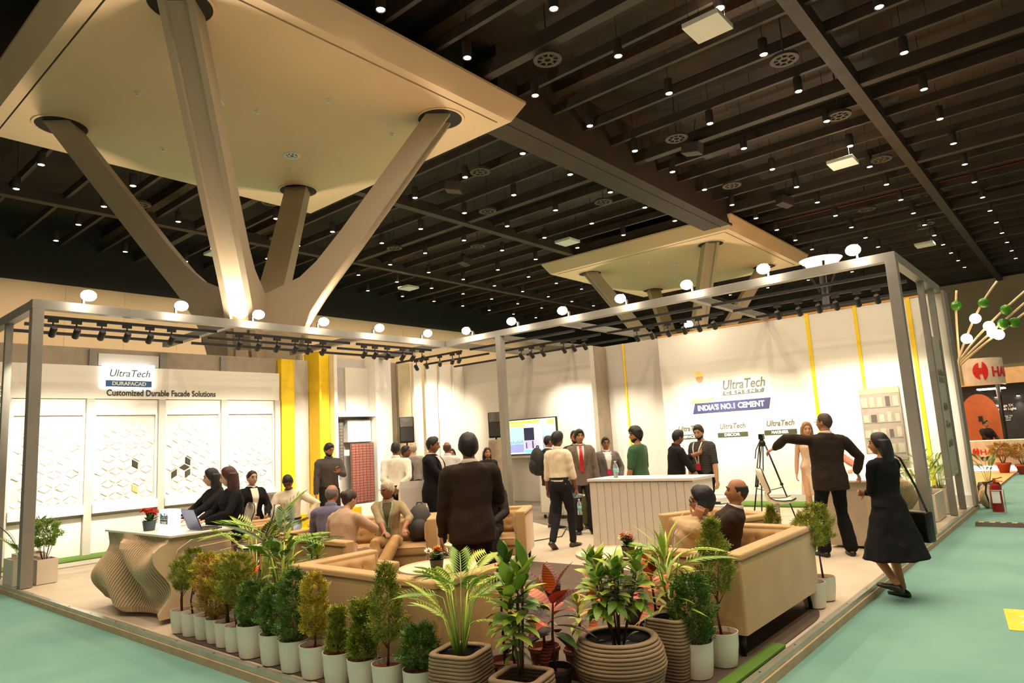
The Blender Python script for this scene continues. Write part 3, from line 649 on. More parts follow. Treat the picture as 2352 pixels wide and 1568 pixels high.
# flower arrangements
M_leafd = mat('dark_leaf', (58,92,38), .5, var=.2, vscale=12)
def petal_flower(b, c, r, n, tilt):
    for k in range(n):
        a = 2*PI*k/n; d = Vector((math.cos(a),math.sin(a),tilt)); p = Vector(c)+d*r*.55; q = Matrix.Rotation(a,3,'Z') @ Matrix.Rotation(-tilt*.8,3,'Y')
        b.ell(p, (r*.5,r*.24,r*.08), 8, 5, q)
def flowers(label, x, y, z, cols, pot, s=1):
    t = thing('flower_arrangement', label, 'flowers', (x,y,z), 0, 'flower arrangements')
    mb = MB().lathe([(.05*s,0),(.062*s,.085*s),(.066*s,.09*s),(.058*s,.09*s),(.05*s,.02),(0,.02)], 18).mesh('bowl', pot, True); sharp(mb); obj('bowl', mb, t)
    rf = random.Random(int(x*100)); lf = MB()
    for k in range(46):
        a = rf.uniform(0,2*PI); e = rf.uniform(.1,1.2); d = Vector((math.cos(a)*math.cos(e),math.sin(a)*math.cos(e),math.sin(e))); p = Vector((0,0,.08*s)); q = p+d*rf.uniform(.08,.15)*s
        w = d.cross(Vector((0,0,1))).normalized()*.014*s; lf.add([p,(p+q)/2+w,q,(p+q)/2-w], [(0,1,2,3)])
    lf.build('foliage', M_leafd, t)
    for k in range(9):
        a = rf.uniform(0,2*PI); rr = rf.uniform(0,.085)*s; c = (rr*math.cos(a),rr*math.sin(a),(.15+rf.uniform(-.02,.04))*s); cr = cols[k%len(cols)]
        b = MB(); petal_flower(b, (0,0,0), .042*s, 9, .35); petal_flower(b, (0,0,.008), .03*s, 7, .8)
        o = b.build('bloom', mat('petal_%d_%d_%d' % cr, cr, .6, var=.12, vscale=30), t, True, loc=c, rot=(rf.uniform(-.5,.5),rf.uniform(-.5,.5),0))
        MB().ell((0,0,.014*s),(.012*s,.012*s,.01*s),8,6).build('flower_centre', mat('flower_centre',(70,44,20),.8), o, True)
flowers('red and orange flowers in a dark bowl on the wavy desk', 3.28,8.28,PZ+.875,[(226,52,30),(190,20,24),(240,110,40)], mat('slate_pot',(64,78,84),.5), 1.15)
flowers('yellow, white and orange flowers on the round table behind the front sofa', 4.72,5.12,PZ+.425,[(244,190,20),(226,100,30),(246,238,214)], mat('moss_bowl',(66,56,34),.7), 1.1)
flowers('cream and red flowers on the round table beside the right sofa', 6.05,3.75,PZ+.425,[(240,226,190),(190,24,28),(238,214,150)], mat('moss_bowl',(66,56,34),.7), 1.1)

# ------------------------------------------------------------------ wavy lamella reception desks
M_lam = mat('desk_lamella', (206,178,140), .6, var=.04); M_desk = mat('desk_body', (196,176,150), .6); M_dtop = mat('desk_top', (238,230,214), .4, var=.02)
def wavy_desk(label, x, y, rz, L, ph=0, D=.62, H_=.87):
    t = thing('reception_desk', label, 'desk', (x,y,PZ), R(rz), 'wavy reception desks')
    # local: front towards -x, length along y
    N = int(L/.036); zs = np.linspace(.05,H_-.02,30)
    for i in range(N):
        u = i/(N-1); yy = -L/2+.02+u*(L-.04); pts = []
        for z in zs:
            w = z/H_
            a = math.sin(2*PI*(w*1.25+.42*math.sin(2*PI*(u*.75+.08)+ph))+.6)
            xx = -D/2-.02-.19*(.5+.5*a)*(.35+.65*min(1,(1-w)/.18 if w > .82 else 1))*(1 if w < .9 else .6)
            if w < .12: xx += .10*(1-w/.12)
            pts.append((xx,z))
        v = []; 
        for dy in (-.012,.012):
            v += [(px,yy+dy,pz) for px,pz in pts]+[(-D/2+.12,yy+dy,zs[-1]),(-D/2+.12,yy+dy,zs[0])]
        m = len(pts)+2; f = [tuple(range(m)), tuple(reversed(range(m,2*m)))]+[(k,k+m,(k+1)%m+m,(k+1)%m) for k in range(m)]
        MB().add(v,f).build('lamella', M_lam, t)
    MB().box(-D/2+.1,-L/2+.015,.03,D/2,L/2-.015,H_-.02,.006).build('body', M_desk, t)
    for k in range(4):
        z0 = H_-.05-.085*k; b = MB(); pts = [(-D/2-.03+.05*k,-L/2-.008-.008*(3-k),z0-.26),(-D/2+.02+.05*k,-L/2-.008-.008*(3-k),z0-.10),(-D/2+.16+.05*k,-L/2-.008-.008*(3-k),z0-.02),(D/2-.02,-L/2-.008-.008*(3-k),z0)]
        b.tube(pts, .008, 6); b.build('end_moulding', M_lam, t, True)
    MB().box(-D/2-.06,-L/2-.03,H_-.025,D/2+.02,L/2+.03,H_,.006).build('desk_top', M_dtop, t)
    return t
wavy_desk('wavy lamella reception desk at left with laptop and lit sign', 3.50,8.28,0,1.72)
wavy_desk('wavy lamella reception desk at right behind the woman in black', 10.5,2.62,90,1.5,1.4)
def lit_cube(label, x, y, z, rz, w, h, d):
    t = thing('illuminated_cube_sign', label, 'sign', (x,y,z), R(rz), 'illuminated cube signs')
    MB().box(-d/2,-w/2,0,d/2,w/2,h,.008).build('light_box', mat('cube_light_face',(255,255,255),.4,emit=1.1,ecol=(.96,.97,1)), t)
    o = lettering('UltraTech', .09, M_logo, (-d/2-.003,w*.36,h*.58), '-x', t, width=w*.72, off=.001)
    T = face((-d/2-.002,w*.36,h*.36),'-x'); MB().prism([(0,0),(w*.72,0),(w*.72,.05),(0,.05)],0,.002,T).build('logo_band', M_logo, t)
    lettering('CEMENT', .04, M_wt, (-d/2-.006,w*.31,h*.375), '-x', t, width=w*.6)
lit_cube('glowing white cube sign on the left wavy desk', 3.30,7.80,PZ+.872,0,.27,.24,.12)
lit_cube('glowing white cube sign on the right wavy desk', 10.75,2.45,PZ+.872,60,.32,.28,.2)
# laptop and desk telephone
lp = thing('laptop', 'open dark laptop beside the lit cube sign', 'laptop', (3.52,7.62,PZ+.872), R(0))
MB().box(-.02,-.16,0,.2,.16,.016,.004).build('base', mat('laptop_grey',(92,90,92),.35,.5), lp); MB().box(.0,-.13,.016,.17,.13,.019).build('keyboard', M_bk, lp)
s_ = MB().box(-.012,-.16,0,0,.16,.23,.003).build('screen_lid', mat('laptop_lid',(54,60,84),.35,.4), lp, loc=(-.02,0,.014), rot=(0,R(-22),0)); MB().box(.0005,-.15,.015,.002,.15,.22).build('display', mat('laptop_display',(130,150,190),.3,emit=.6), s_)
ph_ = thing('desk_phone', 'small dark handset lying on the left wavy desk', 'phone', (3.62,7.5,PZ+.872), .4); MB().box(-.035,-.075,0,.035,.075,.012,.004).build('handset', M_bk, ph_); MB().box(-.028,-.06,.012,.028,.03,.014).build('screen', mat('phone_glass',(40,46,58),.1), ph_)
# bucket bar stools
M_stool = mat('white_moulded_plastic', (238,228,208), .25, var=.02); M_chr = mat('chrome', (200,200,200), .15, 1.0, var=0)
def bar_stool(label, x, y, rz, sh=.62, grp='white moulded bar stools'):
    t = thing('bar_stool', label, 'stool', (x,y,PZ+.004), R(rz), grp)
    vs = []; fs = []; path = [(.20,.02,.17),(.14,-.005,.19),(.04,-.01,.195),(-.06,0,.19),(-.12,.03,.16),(-.14,.08,.10),(-.145,.14,.085),(-.17,.21,.14),(-.20,.28,.185),(-.225,.36,.20),(-.235,.42,.175),(-.238,.45,.12)]
    nn = 9; th = .018
    for s0 in (0,1):
        for px,pz,hw in path:
            for k in range(nn):
                u = -1+2*k/(nn-1); cv = .06*u*u; nx = cv*(1 if pz > .1 else .2); vs.append((px+nx+(th*.7 if s0 and pz > .1 else 0), u*hw, sh+pz+cv*(.6 if pz < .1 else 0)-(th if s0 and pz <= .1 else 0)))
    m = len(path); N = m*nn
    for i in range(m-1):
        for k in range(nn-1):
            q = i*nn+k; fs += [(q,q+1,q+nn+1,q+nn),(N+q+nn,N+q+nn+1,N+q+1,N+q)]
    for i in range(m-1): fs += [(i*nn,(i+1)*nn,N+(i+1)*nn,N+i*nn),((i+1)*nn+nn-1,i*nn+nn-1,N+i*nn+nn-1,N+(i+1)*nn+nn-1)]
    for k in range(nn-1): fs += [(k+1,k,N+k,N+k+1),((m-1)*nn+k,(m-1)*nn+k+1,N+(m-1)*nn+k+1,N+(m-1)*nn+k)]
    MB().add(vs,fs).build('seat_shell', M_stool, t, True)
    b = MB(); e0 = [vs[i*nn] for i in range(m)]; e1 = [vs[i*nn+nn-1] for i in range(m)]; b.tube(e0+e1[::-1], .008, 6); b.build('edge_trim', mat('dark_trim',(60,50,44),.5), t, True)
    MB().tube([(0,0,.03),(0,0,sh-.02)], .025, 12).build('pole', M_chr, t, True); b = MB().lathe([(.2,0),(.2,.012),(.05,.03),(.03,.06),(0,.06)], 28); b.build('base', M_chr, t, True)
    b = MB(); b.tube([(.14*math.cos(a),.14*math.sin(a),.24) for a in np.linspace(-1.2,1.2,9)], .01, 8); b.tube([(0,0,.24),(.14,0,.24)], .01, 8); b.build('footrest', M_chr, t, True)
bar_stool('empty white moulded bar stool beside the front receptionist', 4.0,7.22,150)
bar_stool('white moulded bar stool under the front receptionist', 4.11,7.92,165)
bar_stool('white moulded bar stool under the rear receptionist', 4.25,8.62,170)
bar_stool('white moulded bar stool left of the pointing man', 9.35,3.42,-60)
bar_stool('white moulded bar stool behind the right wavy desk', 11.24,3.22,215)
# ------------------------------------------------------------------ slatted white counter
ct = thing('slatted_counter', 'white counter clad in vertical planks behind the lounge', 'counter', (8.12,4.8,PZ+.004))
MB().box(.03,-.78,.0,.6,.78,1.0).build('carcass', M_white, ct); pl = MB().box(0,-.058,0,.028,.058,.99,.004).mesh('plank', mat('counter_plank',(220,210,194),.5,var=.03))
for k in range(13): obj('plank', pl, ct, (0,-.726+k*.121,0))
MB().box(-.02,-.81,1.0,.63,.81,1.035,.004).build('counter_top', M_white, ct)
sc_ = thing('low_side_counter', 'low white side counter with a card reader, right of the planks', 'counter', (8.45,3.8,PZ+.004)); MB().box(-.25,-.16,0,.25,.16,.66,.006).build('body', M_white, sc_); MB().box(-.27,-.17,.66,.27,.17,.69,.004).build('counter_top', M_white, sc_)
cr_ = thing('card_reader', 'small white card printer on the low side counter', 'printer', (8.4,3.8,PZ+.694)); MB().box(-.11,-.09,.01,.11,.09,.09,.02).build('casing', M_white, cr_, True); MB().box(-.112,-.06,.0,-.09,.06,.035).build('slot', M_bk, cr_)
def bottle(label, x, y, z, rot=None, grp='water bottles'):
    t = thing('water_bottle', label, 'bottle', (x,y,z), 0, grp); 
    if rot: t.rotation_euler = rot
    b = MB().lathe([(.028,0),(.032,.01),(.032,.15),(.026,.18),(.013,.205),(.013,.215),(0,.215)], 14); b.build('bottle', mat('clear_plastic',(220,232,232),.12,trans=.75,ior=1.3), t, True)
    MB().lathe([(.0328,.07),(.0328,.13)], 14).build('label_band', mat('bottle_label',(120,196,190),.5), t, True); MB().lathe([(.0145,.212),(.0145,.232),(0,.232)], 12).build('cap', M_white, t, True)
bottle('water bottle standing on the slatted counter', 8.3,5.25,PZ+1.04)
# ------------------------------------------------------------------ kiosk, tripod, speakers, bench
kk_ = thing('touch_kiosk', 'white slanted kiosk between the lounge and the back wall', 'kiosk', (7.12,8.22,PZ), R(235))
b = MB(); b.add([(-.10,-.16,0),(.10,-.16,0),(.10,.16,0),(-.10,.16,0),(-.14,-.2,.9),(.2,-.2,1.12),(.2,.2,1.12),(-.14,.2,.9),(-.14,-.2,.84),(.2,-.2,1.02),(.2,.2,1.02),(-.14,.2,.84)],[(0,3,2,1),(4,5,6,7),(8,9,5,4),(9,10,6,5),(10,11,7,6),(11,8,4,7),(0,1,9,8),(1,2,10,9),(2,3,11,10),(3,0,8,11)])
b.build('body', M_white, kk_); b = MB(); b.add([(-.11,-.16,.925),(.17,-.16,1.106),(.17,.16,1.106),(-.11,.16,.925)],[(0,1,2,3)]); b.build('touch_screen', mat('kiosk_screen',(206,206,200),.2), kk_)
tp = thing('camera_tripod', 'tall black video tripod in front of the logo wall', 'tripod', (11.9,4.5,PZ+.033))
for k in range(3):
    a = 2*PI*k/3+.7; d = Vector((math.cos(a),math.sin(a),0))
    b = MB(); p0 = d*.05+Vector((0,0,1.28)); p1 = d*.42+Vector((0,0,.02)); w = Vector((-d.y,d.x,0))*.028
    for sg in (-1,1): b.tube([p0+w*sg,p0*.45+p1*.55+w*sg], .011, 6)
    b.tube([p0*.6+p1*.4,p1], .013, 6); b.ell(p1,(.025,.025,.02),8,6); b.ell(p0*.47+p1*.53,(.03,.03,.03),8,6); b.build('leg', M_bk, tp, True)
b = MB()
for k in range(3):
    a = 2*PI*k/3+.7; b.tube([(0,0,.5),(.25*math.cos(a),.25*math.sin(a),.56)], .007, 5)
b.build('spreader', M_bk, tp, True)
b = MB(); b.lathe([(.05,1.26),(.06,1.3),(.05,1.34),(.03,1.38),(0,1.38)], 14); b.box(-.05,-.04,1.38,.05,.04,1.45,.01); b.box(-.07,-.03,1.45,.07,.03,1.475,.006); b.build('head', M_bk, tp, True); MB().tube([(0,0,1.42),(.1,.16,1.2),(.12,.2,1.05)], .01, 6).build('pan_handle', M_bk, tp, True)
M_spk = mat('speaker_grille', (48,44,42), .6, bump=.3, bscale=300)
def loudspeaker(label, x, y, rz, cover):
    t = thing('loudspeaker', label, 'loudspeaker', (x,y,PZ+.004), R(rz), 'loudspeakers on stands')
    b = MB(); b.box(-.17,-.19,1.75,.17,.19,2.42,.03); b.build('cabinet', M_bk, t, True); b = MB(); b.box(-.185,-.165,1.79,-.17,.165,2.14,.006); b.build('grille', M_spk, t)
    b = MB(); b.add([(-.172,-.16,2.155),(-.172,.16,2.155),(-.172,.17,2.395),(-.172,-.17,2.395),(-.186,-.11,2.18),(-.186,.11,2.18),(-.186,.05,2.30),(-.186,-.05,2.30)],[(0,1,5,4),(1,2,6,5),(2,3,7,6),(3,0,4,7),(4,5,6,7)]); b.build('horn', mat('horn_grey',(104,98,92),.5), t)
    MB().tube([(0,0,.05),(0,0,1.75)], .02, 8).build('pole', M_bk, t, True)
    for k in range(3):
        a = 2*PI*k/3; MB().tube([(0,0,.55),(.38*math.cos(a),.38*math.sin(a),.0)], .013, 6).build('leg', M_bk, t, True)
    if cover:
        b = MB(); rings = []
        b.lathe([(.24,.02),(.235,.5),(.22,.9),(.225,1.2),(.215,1.62),(.2,1.7),(0,1.7)], 22); b.build('cloth_cover', mat('ruched_cloth',(176,158,132),.9,wave=(14,.7,'Z',4)), t, True)
loudspeaker('black loudspeaker on a cloth-wrapped stand beside the television', 13.5,12.15,42,True)
loudspeaker('black loudspeaker on a bare stand beside the white pillar', 11.8,13.75,50,False)
yb = thing('yellow_bench', 'yellow bench with pale cushions behind the lounge', 'bench', (6.85,10.1,PZ+.004)); MB().box(-.95,-.3,0,.95,.3,.40,.02).build('seat_box', M_yel, yb, True); MB().box(-.95,.3,0,.95,.42,.62,.02).build('backrest', M_yel, yb, True)
for k in range(2): MB().box(-.25+.6*k,-.26,.402,.3+.6*k,.22,.47,.03).build('seat_pad', mat('pale_cushion',(206,196,176),.8), yb, True)
gch = thing('lounge_chair', 'grey upholstered chair behind the man in white shirt', 'chair', (6.5,11.0,PZ+.004), R(235)); M_gf = mat('grey_fabric',(140,132,120),.9,bump=.2)
MB().box(-.3,-.28,.2,.3,.28,.42,.04).build('seat', M_gf, gch, True); MB().box(-.34,-.28,.3,-.22,.28,.98,.05).build('backrest', M_gf, gch, True)
for a in (-1,1):
    for c_ in (-1,1): MB().tube([(a*.24,c_*.22,.21),(a*.27,c_*.25,0)], [.02,.012], 8).build('leg', M_wood, gch, True)
b = MB(); b.tube([(7.6,7.0,PZ+.008),(8.6,7.3,PZ+.008),(9.4,7.1,PZ+.008),(10.2,7.6,PZ+.008),(11.3,8.2,PZ+.008)], .008, 6); tag(b.build('floor_cable', M_bk, smooth=True), 'thin black cable lying across the pale booth floor', 'cable')
rb_ = thing('round_white_plinth', 'low round white plinth on the floor right of the armchair', 'plinth', (8.2,7.05,PZ+.004)); mm = MB().lathe([(.2,0),(.2,.11),(.19,.12),(0,.12)], 28).mesh('drum', M_white, True); sharp(mm); obj('drum', mm, rb_); MB().lathe([(.23,0),(.23,.02),(.2,.02)], 28).build('foot_ring', M_greyw, rb_)
cb_ = thing('wheeled_cabinet', 'pale wheeled cabinet behind the man with the backpack', 'cabinet', (11.75,8.85,PZ+.004)); MB().box(-.3,-.3,.08,.3,.3,.95,.008).build('body', M_greyw, cb_); MB().box(-.31,-.27,.12,-.301,.27,.9,.003).build('door', M_wall, cb_)
for a in (-1,1):
    for c_ in (-1,1): MB().lathe([(.035,0),(.035,.03),(0,.03)], 10).build('wheel', M_bk, cb_, loc=(a*.24,c_*.24+.015,.035), rot=(PI/2,0,0))
bn_ = thing('steel_bin', 'small steel bin beside the wheeled cabinet', 'bin', (12.1,10.6,PZ+.004)); mm = MB().lathe([(.12,0),(.125,.01),(.125,.42),(.118,.43),(0,.43)], 22).mesh('drum', mat('brushed_steel',(180,172,160),.3,.8), True); sharp(mm); obj('drum', mm, bn_); MB().lathe([(.06,.431),(.1,.431),(.1,.436),(.06,.436)], 18, closed=True).build('rim', M_chr, bn_)
# backpacks
def backpack_mesh(t, m):
    b = MB(); b.ell((0,0,.235),(.125,.165,.24),18,14); b.box(-.09,-.13,.0,.05,.13,.40,.06); b.build('bag', m, t, True); b = MB(); b.ell((.085,0,.16),(.075,.12,.13),14,10); b.build('front_pocket', m, t, True)
    b = MB(); b.tube([(-.02,-.04,.45),(-.02,-.03,.5),(-.02,.03,.5),(-.02,.04,.45)], .01, 6); b.build('handle', m, t, True)
    for sg in (-1,1): b = MB(); b.tube([(-.09,sg*.08,.43),(-.15,sg*.09,.36),(-.14,sg*.11,.16),(-.085,sg*.12,.06)], [(.03,.008)]*4, 8); b.build('strap', m, t, True)
M_bag = mat('dark_nylon', (58,54,52), .7, bump=.3, bscale=30)
bp1 = thing('backpack', 'dark grey backpack standing on the sofa beside the grey-haired woman', 'backpack', (6.19,7.02,PZ+.40), R(42)); bp1.rotation_euler = (0,R(-10),R(225)); backpack_mesh(bp1, M_bag)
# ================================================================== PLANTS
M_pot = mat('white_plastic_pot', (236,228,210), .35, var=.02); M_soil = mat('red_soil', (112,58,34), .95, var=.3, vscale=40, bump=.5, bscale=60)
M_bark = mat('brown_bark', (92,62,42), .8, var=.2, vscale=30)
def foliage_mat(name, a, b): 
    m = two_tone(name, a, b, 26, .55, .35, .65); return m
FM = [foliage_mat('thuja_green',(104,126,36),(164,160,52)), foliage_mat('thuja_gold',(150,142,34),(206,180,58)), foliage_mat('dark_shrub',(64,104,42),(116,140,54)), foliage_mat('bronze_shrub',(142,118,36),(190,140,54))]
def spray_mesh(seed, prof, n, fm, leaf=.020, up=.75, ins=.55):
    """dense clump of small sprays; prof = [(z, r)]"""
    r_ = np.random.default_rng(seed); zs = np.array([p[0] for p in prof]); rs = np.array([p[1] for p in prof])
    N = lambda v: v/(np.linalg.norm(v, axis=-1, keepdims=True)+1e-9)
    z = r_.uniform(zs[0], zs[-1], n); rm = np.interp(z, zs, rs)*(1+.22*np.sin(z*40+seed)+r_.uniform(-.1,.12,n)); a = r_.uniform(0,2*PI,n); rr = rm*np.sqrt(r_.uniform(ins**2,1,n)); p = np.stack([rr*np.cos(a), rr*np.sin(a), z], 1)
    d = N(np.stack([np.cos(a)*.8+r_.normal(0,.35,n), np.sin(a)*.8+r_.normal(0,.35,n), up+r_.normal(0,.3,n)], 1)); s = N(np.cross(d, r_.normal(size=(n,3)))); L = (leaf*r_.uniform(1.6,3.0,n))[:,None]; nn = np.cross(d, s); V = []
    for q in range(5):
        u = q/4; sg = 1 if q % 2 else -1; b = p+d*L*u*.9; e = N(d+s*sg*(.9 if q < 4 else 0)); l = leaf*(1.3-.5*u); w = N(np.cross(e, nn))*l*.26
        V.append(np.stack([b, b+e*l*.5+w, b+e*l, b+e*l*.5-w], 1).reshape(-1,3))
    V = np.concatenate(V); Fc = [(i,i+1,i+2,i+3) for i in range(0,len(V),4)]
    me = bpy.data.meshes.new('foliage'); me.from_pydata(V.tolist(), [], Fc); me.materials.append(fm); me.update(); return me
PF = {'cone':[(.0,.05),(.06,.10),(.18,.105),(.32,.075),(.44,.035),(.5,.008)], 'round':[(.0,.04),(.05,.10),(.13,.12),(.21,.10),(.27,.04)], 'tall':[(.0,.05),(.08,.10),(.2,.085),(.28,.095),(.4,.07),(.47,.02)],
      'bush':[(.0,.06),(.08,.11),(.2,.10),(.3,.085),(.36,.03)], 'tuft':[(.0,.05),(.1,.13),(.22,.15),(.34,.12),(.42,.05)], 'two':[(.0,.06),(.07,.085),(.14,.05),(.2,.03),(.27,.06),(.33,.02)]}
SM = {}
def spray(kind, fi, seed, n=900):
    k = (kind,fi,seed)
    if k not in SM: SM[k] = spray_mesh(seed, PF[kind], n, FM[fi])
    return SM[k]
b = MB(); prof = [(.075,0),(.083,.006),(.092,.06),(.100,.13),(.105,.205),(.106,.21),(.101,.21),(.098,.17),(0,.17)]
potm = MB(); n = 12; vs = []
potm.lathe(prof, 24); POTM = potm.mesh('pot', M_pot, True); sharp(POTM, 35)
# diamond facets pressed into the lower half of the pot
for v in POTM.vertices:
    a = math.atan2(v.co.y, v.co.x); r0 = math.hypot(v.co.x, v.co.y)
    if .0 < v.co.z < .14 and r0 > .07: k_ = 1+.022*(1 if int(round(a/(PI/12))) % 2 else -1)*(1 if v.co.z < .08 else -.6); v.co.x *= k_; v.co.y *= k_
SOILM = MB().lathe([(0,.19),(.06,.188),(.098,.178),(.098,.17),(0,.17)], 18).mesh('soil', M_soil, True)
def potted(label, x, y, kind, fi, seed, stem, sc=1.0, psc=1.0, n=900, two=False):
    t = thing('potted_shrub', label, 'potted plant', (x,y,PZ+.004), seed*1.3, 'small shrubs in white pots')
    obj('pot', POTM, t, scale=psc); obj('soil', SOILM, t, scale=psc)
    rr = random.Random(seed); b = MB()
    for k in range(2 if two else 1):
        dx = .02*k*(1 if k else 0); b.tube([(dx,0,.17*psc),(dx+rr.uniform(-.02,.02),rr.uniform(-.02,.02),.17*psc+stem*.6),(rr.uniform(-.02,.02),rr.uniform(-.02,.02),.2*psc+stem+.16*sc)], [.011,.008,.005], 7)
    for k in range(5):
        a = rr.uniform(0,2*PI); z0 = .18*psc+stem*rr.uniform(.7,1); b.tube([(0,0,z0),(.07*sc*math.cos(a),.07*sc*math.sin(a),z0+.12*sc)], [.004,.002], 5)
    b.build('stem', M_bark, t, True)
    obj('foliage', spray(kind, fi, seed % 5, n), t, (0,0,.18*psc+stem), (0,0,seed), sc)
    return t
ordn = ('first','second','third','fourth','fifth','sixth','seventh','eighth','ninth','tenth','eleventh','twelfth','thirteenth','fourteenth')
LP = [(3.09,6.95,'tuft',0,1,.20,.72,1),(3.09,6.72,'tuft',0,2,.24,.85,1),(3.10,6.48,'tuft',1,3,.22,.82,1),(3.10,6.26,'tuft',3,4,.03,1.15,1),(3.08,6.05,'tuft',1,5,.18,.95,1),(3.06,5.83,'tuft',0,6,.20,.95,1),(3.05,5.55,'bush',2,7,.0,1.0,1.22),
      (3.04,5.20,'bush',2,8,.02,1.0,1.1),(3.03,4.90,'tall',2,9,.0,1.1,1.08),(3.03,4.62,'tall',1,10,.09,.92,1.08),(3.03,4.33,'two',0,11,.02,.9,1.05),(3.04,4.06,'two',0,12,.03,1.1,1.02),(3.05,3.80,'cone',0,13,.16,.98,1.05),(3.08,3.52,'round',2,14,.02,.95,1.05)]
HINT = ['two thin stems','slim dark stem','yellow-green crown','bushy bronze foliage','twin stems and golden crown','slender stem','low dark crown','leafy dark crown','tall dense dark column','bright golden column crown','small sparse two-tier tip','thin two-tier tip','pointed cone crown','round ball crown']
for k,(x,y,kind,fi,sd,st,sc,psc) in enumerate(LP): potted('white potted shrub with %s, %s from the left in the row' % (HINT[k], ordn[k]), x-.02, y, kind, fi, sd, st, sc, psc, two=k in (0,4))
for x,y,kind,fi,sd,st,sc,psc,lb in [(4.40,2.26,'bush',2,21,.02,1.15,1.1,'white potted dark bushy shrub in front of the right sofa corner'),(4.70,2.21,'cone',0,22,.28,1.0,1.08,'white potted tall thin-stemmed conifer against the right sofa corner'),(6.55,2.16,'tuft',0,23,.28,.82,1.05,'nearest white potted conifer beside the end of the right sofa'),(6.86,2.16,'tuft',0,24,.30,.9,1.0,'second white potted conifer beside the end of the right sofa'),(6.78,2.55,'cone',0,25,.26,.8,1.0,'white potted conifer half hidden behind two others by the right sofa')]:
    potted(lb, x, y, kind, fi, sd, st, sc, psc)
# ------------------------------------------------------------------ leaf blades
def leaf_mesh(name, L, w, droop, m, n=6, fold=.18, tip=.0):
    V = []; Fc = []
    for i in range(n+1):
        u = i/n; ww = w*math.sin(PI*min(1,max(0.02,u**.8)))**.9*(1-tip*u); x = L*u; z = -droop*L*u*u
        V += [(x,-ww,z+fold*ww),(x,0,z),(x,ww,z+fold*ww)]
    for i in range(n):
        for k in (0,1): q = i*3+k; Fc.append((q,q+3,q+4,q+1))
    me = bpy.data.meshes.new(name); me.from_pydata(V, [], Fc); me.materials.append(m); me.polygons.foreach_set('use_smooth',[True]*len(Fc)); me.update(); return me
def vein_mat(name, a, b, sc=14):
    """leaf colour with pale veins running across the blade"""
    m = mat(name, a, .42, var=.2, vscale=10); nt = m.node_tree; bs = nt.nodes['Principled BSDF']; tc = next(x for x in nt.nodes if x.type == 'TEX_COORD')
    w = nt.nodes.new('ShaderNodeTexWave'); w.inputs['Scale'].default_value = sc; w.inputs['Distortion'].default_value = 1.5; nt.links.new(tc.outputs['Object'], w.inputs['Vector'])
    mr = nt.nodes.new('ShaderNodeMapRange'); mr.inputs['From Min'].default_value = .82; mr.inputs['From Max'].default_value = .95; nt.links.new(w.outputs['Fac'], mr.inputs['Value'])
    mx = nt.nodes.new('ShaderNodeMix'); mx.data_type = 'RGBA'; mx.inputs['A'].default_value = (*lin(a),1); mx.inputs['B'].default_value = (*lin(b),1); nt.links.new(mr.outputs[0], mx.inputs['Factor']); nt.links.new(mx.outputs['Result'], bs.inputs['Base Color']); return m
ML = dict(green=mat('leaf_green',(116,154,50),.4,var=.25,vscale=9), lime=mat('leaf_lime',(176,194,70),.4,var=.2,vscale=9), dark=mat('leaf_dark',(64,96,40),.4,var=.25,vscale=9), maroon=vein_mat('leaf_maroon',(72,24,22),(168,60,50)), orange=vein_mat('leaf_orange',(216,92,44),(240,170,70)), red=vein_mat('leaf_red',(196,56,44),(232,130,80)), var=vein_mat('leaf_variegated',(96,124,44),(206,192,100),30), yellow=mat('leaf_yellow',(196,164,52),.45,var=.2))
LM = {}
def leafm(kind, L, w, dr): 
    k = (kind,L,w,dr)
    if k not in LM: LM[k] = leaf_mesh('leaf', L, w, dr, ML[kind])
    return LM[k]
def bushy(t, stems, rad, z0, z1, n, kinds, L, w, seed, **kw):
    rr = random.Random(seed)
    for k in range(stems):
        a = 2*PI*k/stems+rr.uniform(-.3,.3); r_ = rad*rr.uniform(.4,1); top = z1-rr.uniform(0,.3)*(z1-z0); c = (r_*math.cos(a), r_*math.sin(a))
        b = MB(); b.tube([(c[0]*.2,c[1]*.2,z0-.2),(c[0]*.8,c[1]*.8,(z0+top)/2),(c[0],c[1],top)], [.006,.005,.003], 5); b.build('stem', M_bark, t, True)
        leafy(t, z0+rr.uniform(0,.1), top, n, kinds, L, w, seed*31+k, ctr=c, **kw)
def leafy(t, z0, z1, n, kinds, L, w, seed, el=(10,60), spread=.04, sc=(.7,1.15), dr=.35, ctr=(0,0)):
    rr = random.Random(seed)
    for k in range(n):
        u = k/max(1,n-1); a = k*2.4+rr.uniform(-.4,.4); e = el[0]+(el[1]-el[0])*u+rr.uniform(-12,12); kd = kinds[rr.randrange(len(kinds))]
        o = obj('leaf', leafm(kd, L, w, dr), t, (ctr[0]+spread*math.cos(a),ctr[1]+spread*math.sin(a),z0+(z1-z0)*u), (rr.uniform(-.3,.3),-R(e),a), rr.uniform(*sc))
def frond_mesh(L, n, ll, m, droop=.45):
    b = MB(); pts = [(L*u,0,-droop*L*u*u) for u in np.linspace(0,1,8)]; b.tube(pts, [.006]*7+[.002], 5)
    for i in range(n):
        u = .22+.78*i/(n-1); p = Vector((L*u,0,-droop*L*u*u)); l = ll*math.sin(PI*(.25+.65*(1-u)))
        for sg in (-1,1):
            e = Vector((.72,sg*.8,.10-.5*u)).normalized(); e2 = Vector((.75,sg*.55,-.6)).normalized(); q = p+e*l*.55; r_ = q+e2*l*.45; w = Vector((e.y*-sg,e.x*sg,0)).normalized()*.011
            b.add([p,q+w,r_,q-w],[(0,1,2,3)])
    return b.mesh('frond', m)
FR = {c: frond_mesh(.42,11,.2,ML[c]) for c in ('green','lime','dark')}
FR2 = {c: frond_mesh(.34,9,.16,ML[c],.7) for c in ('green','lime','dark')}
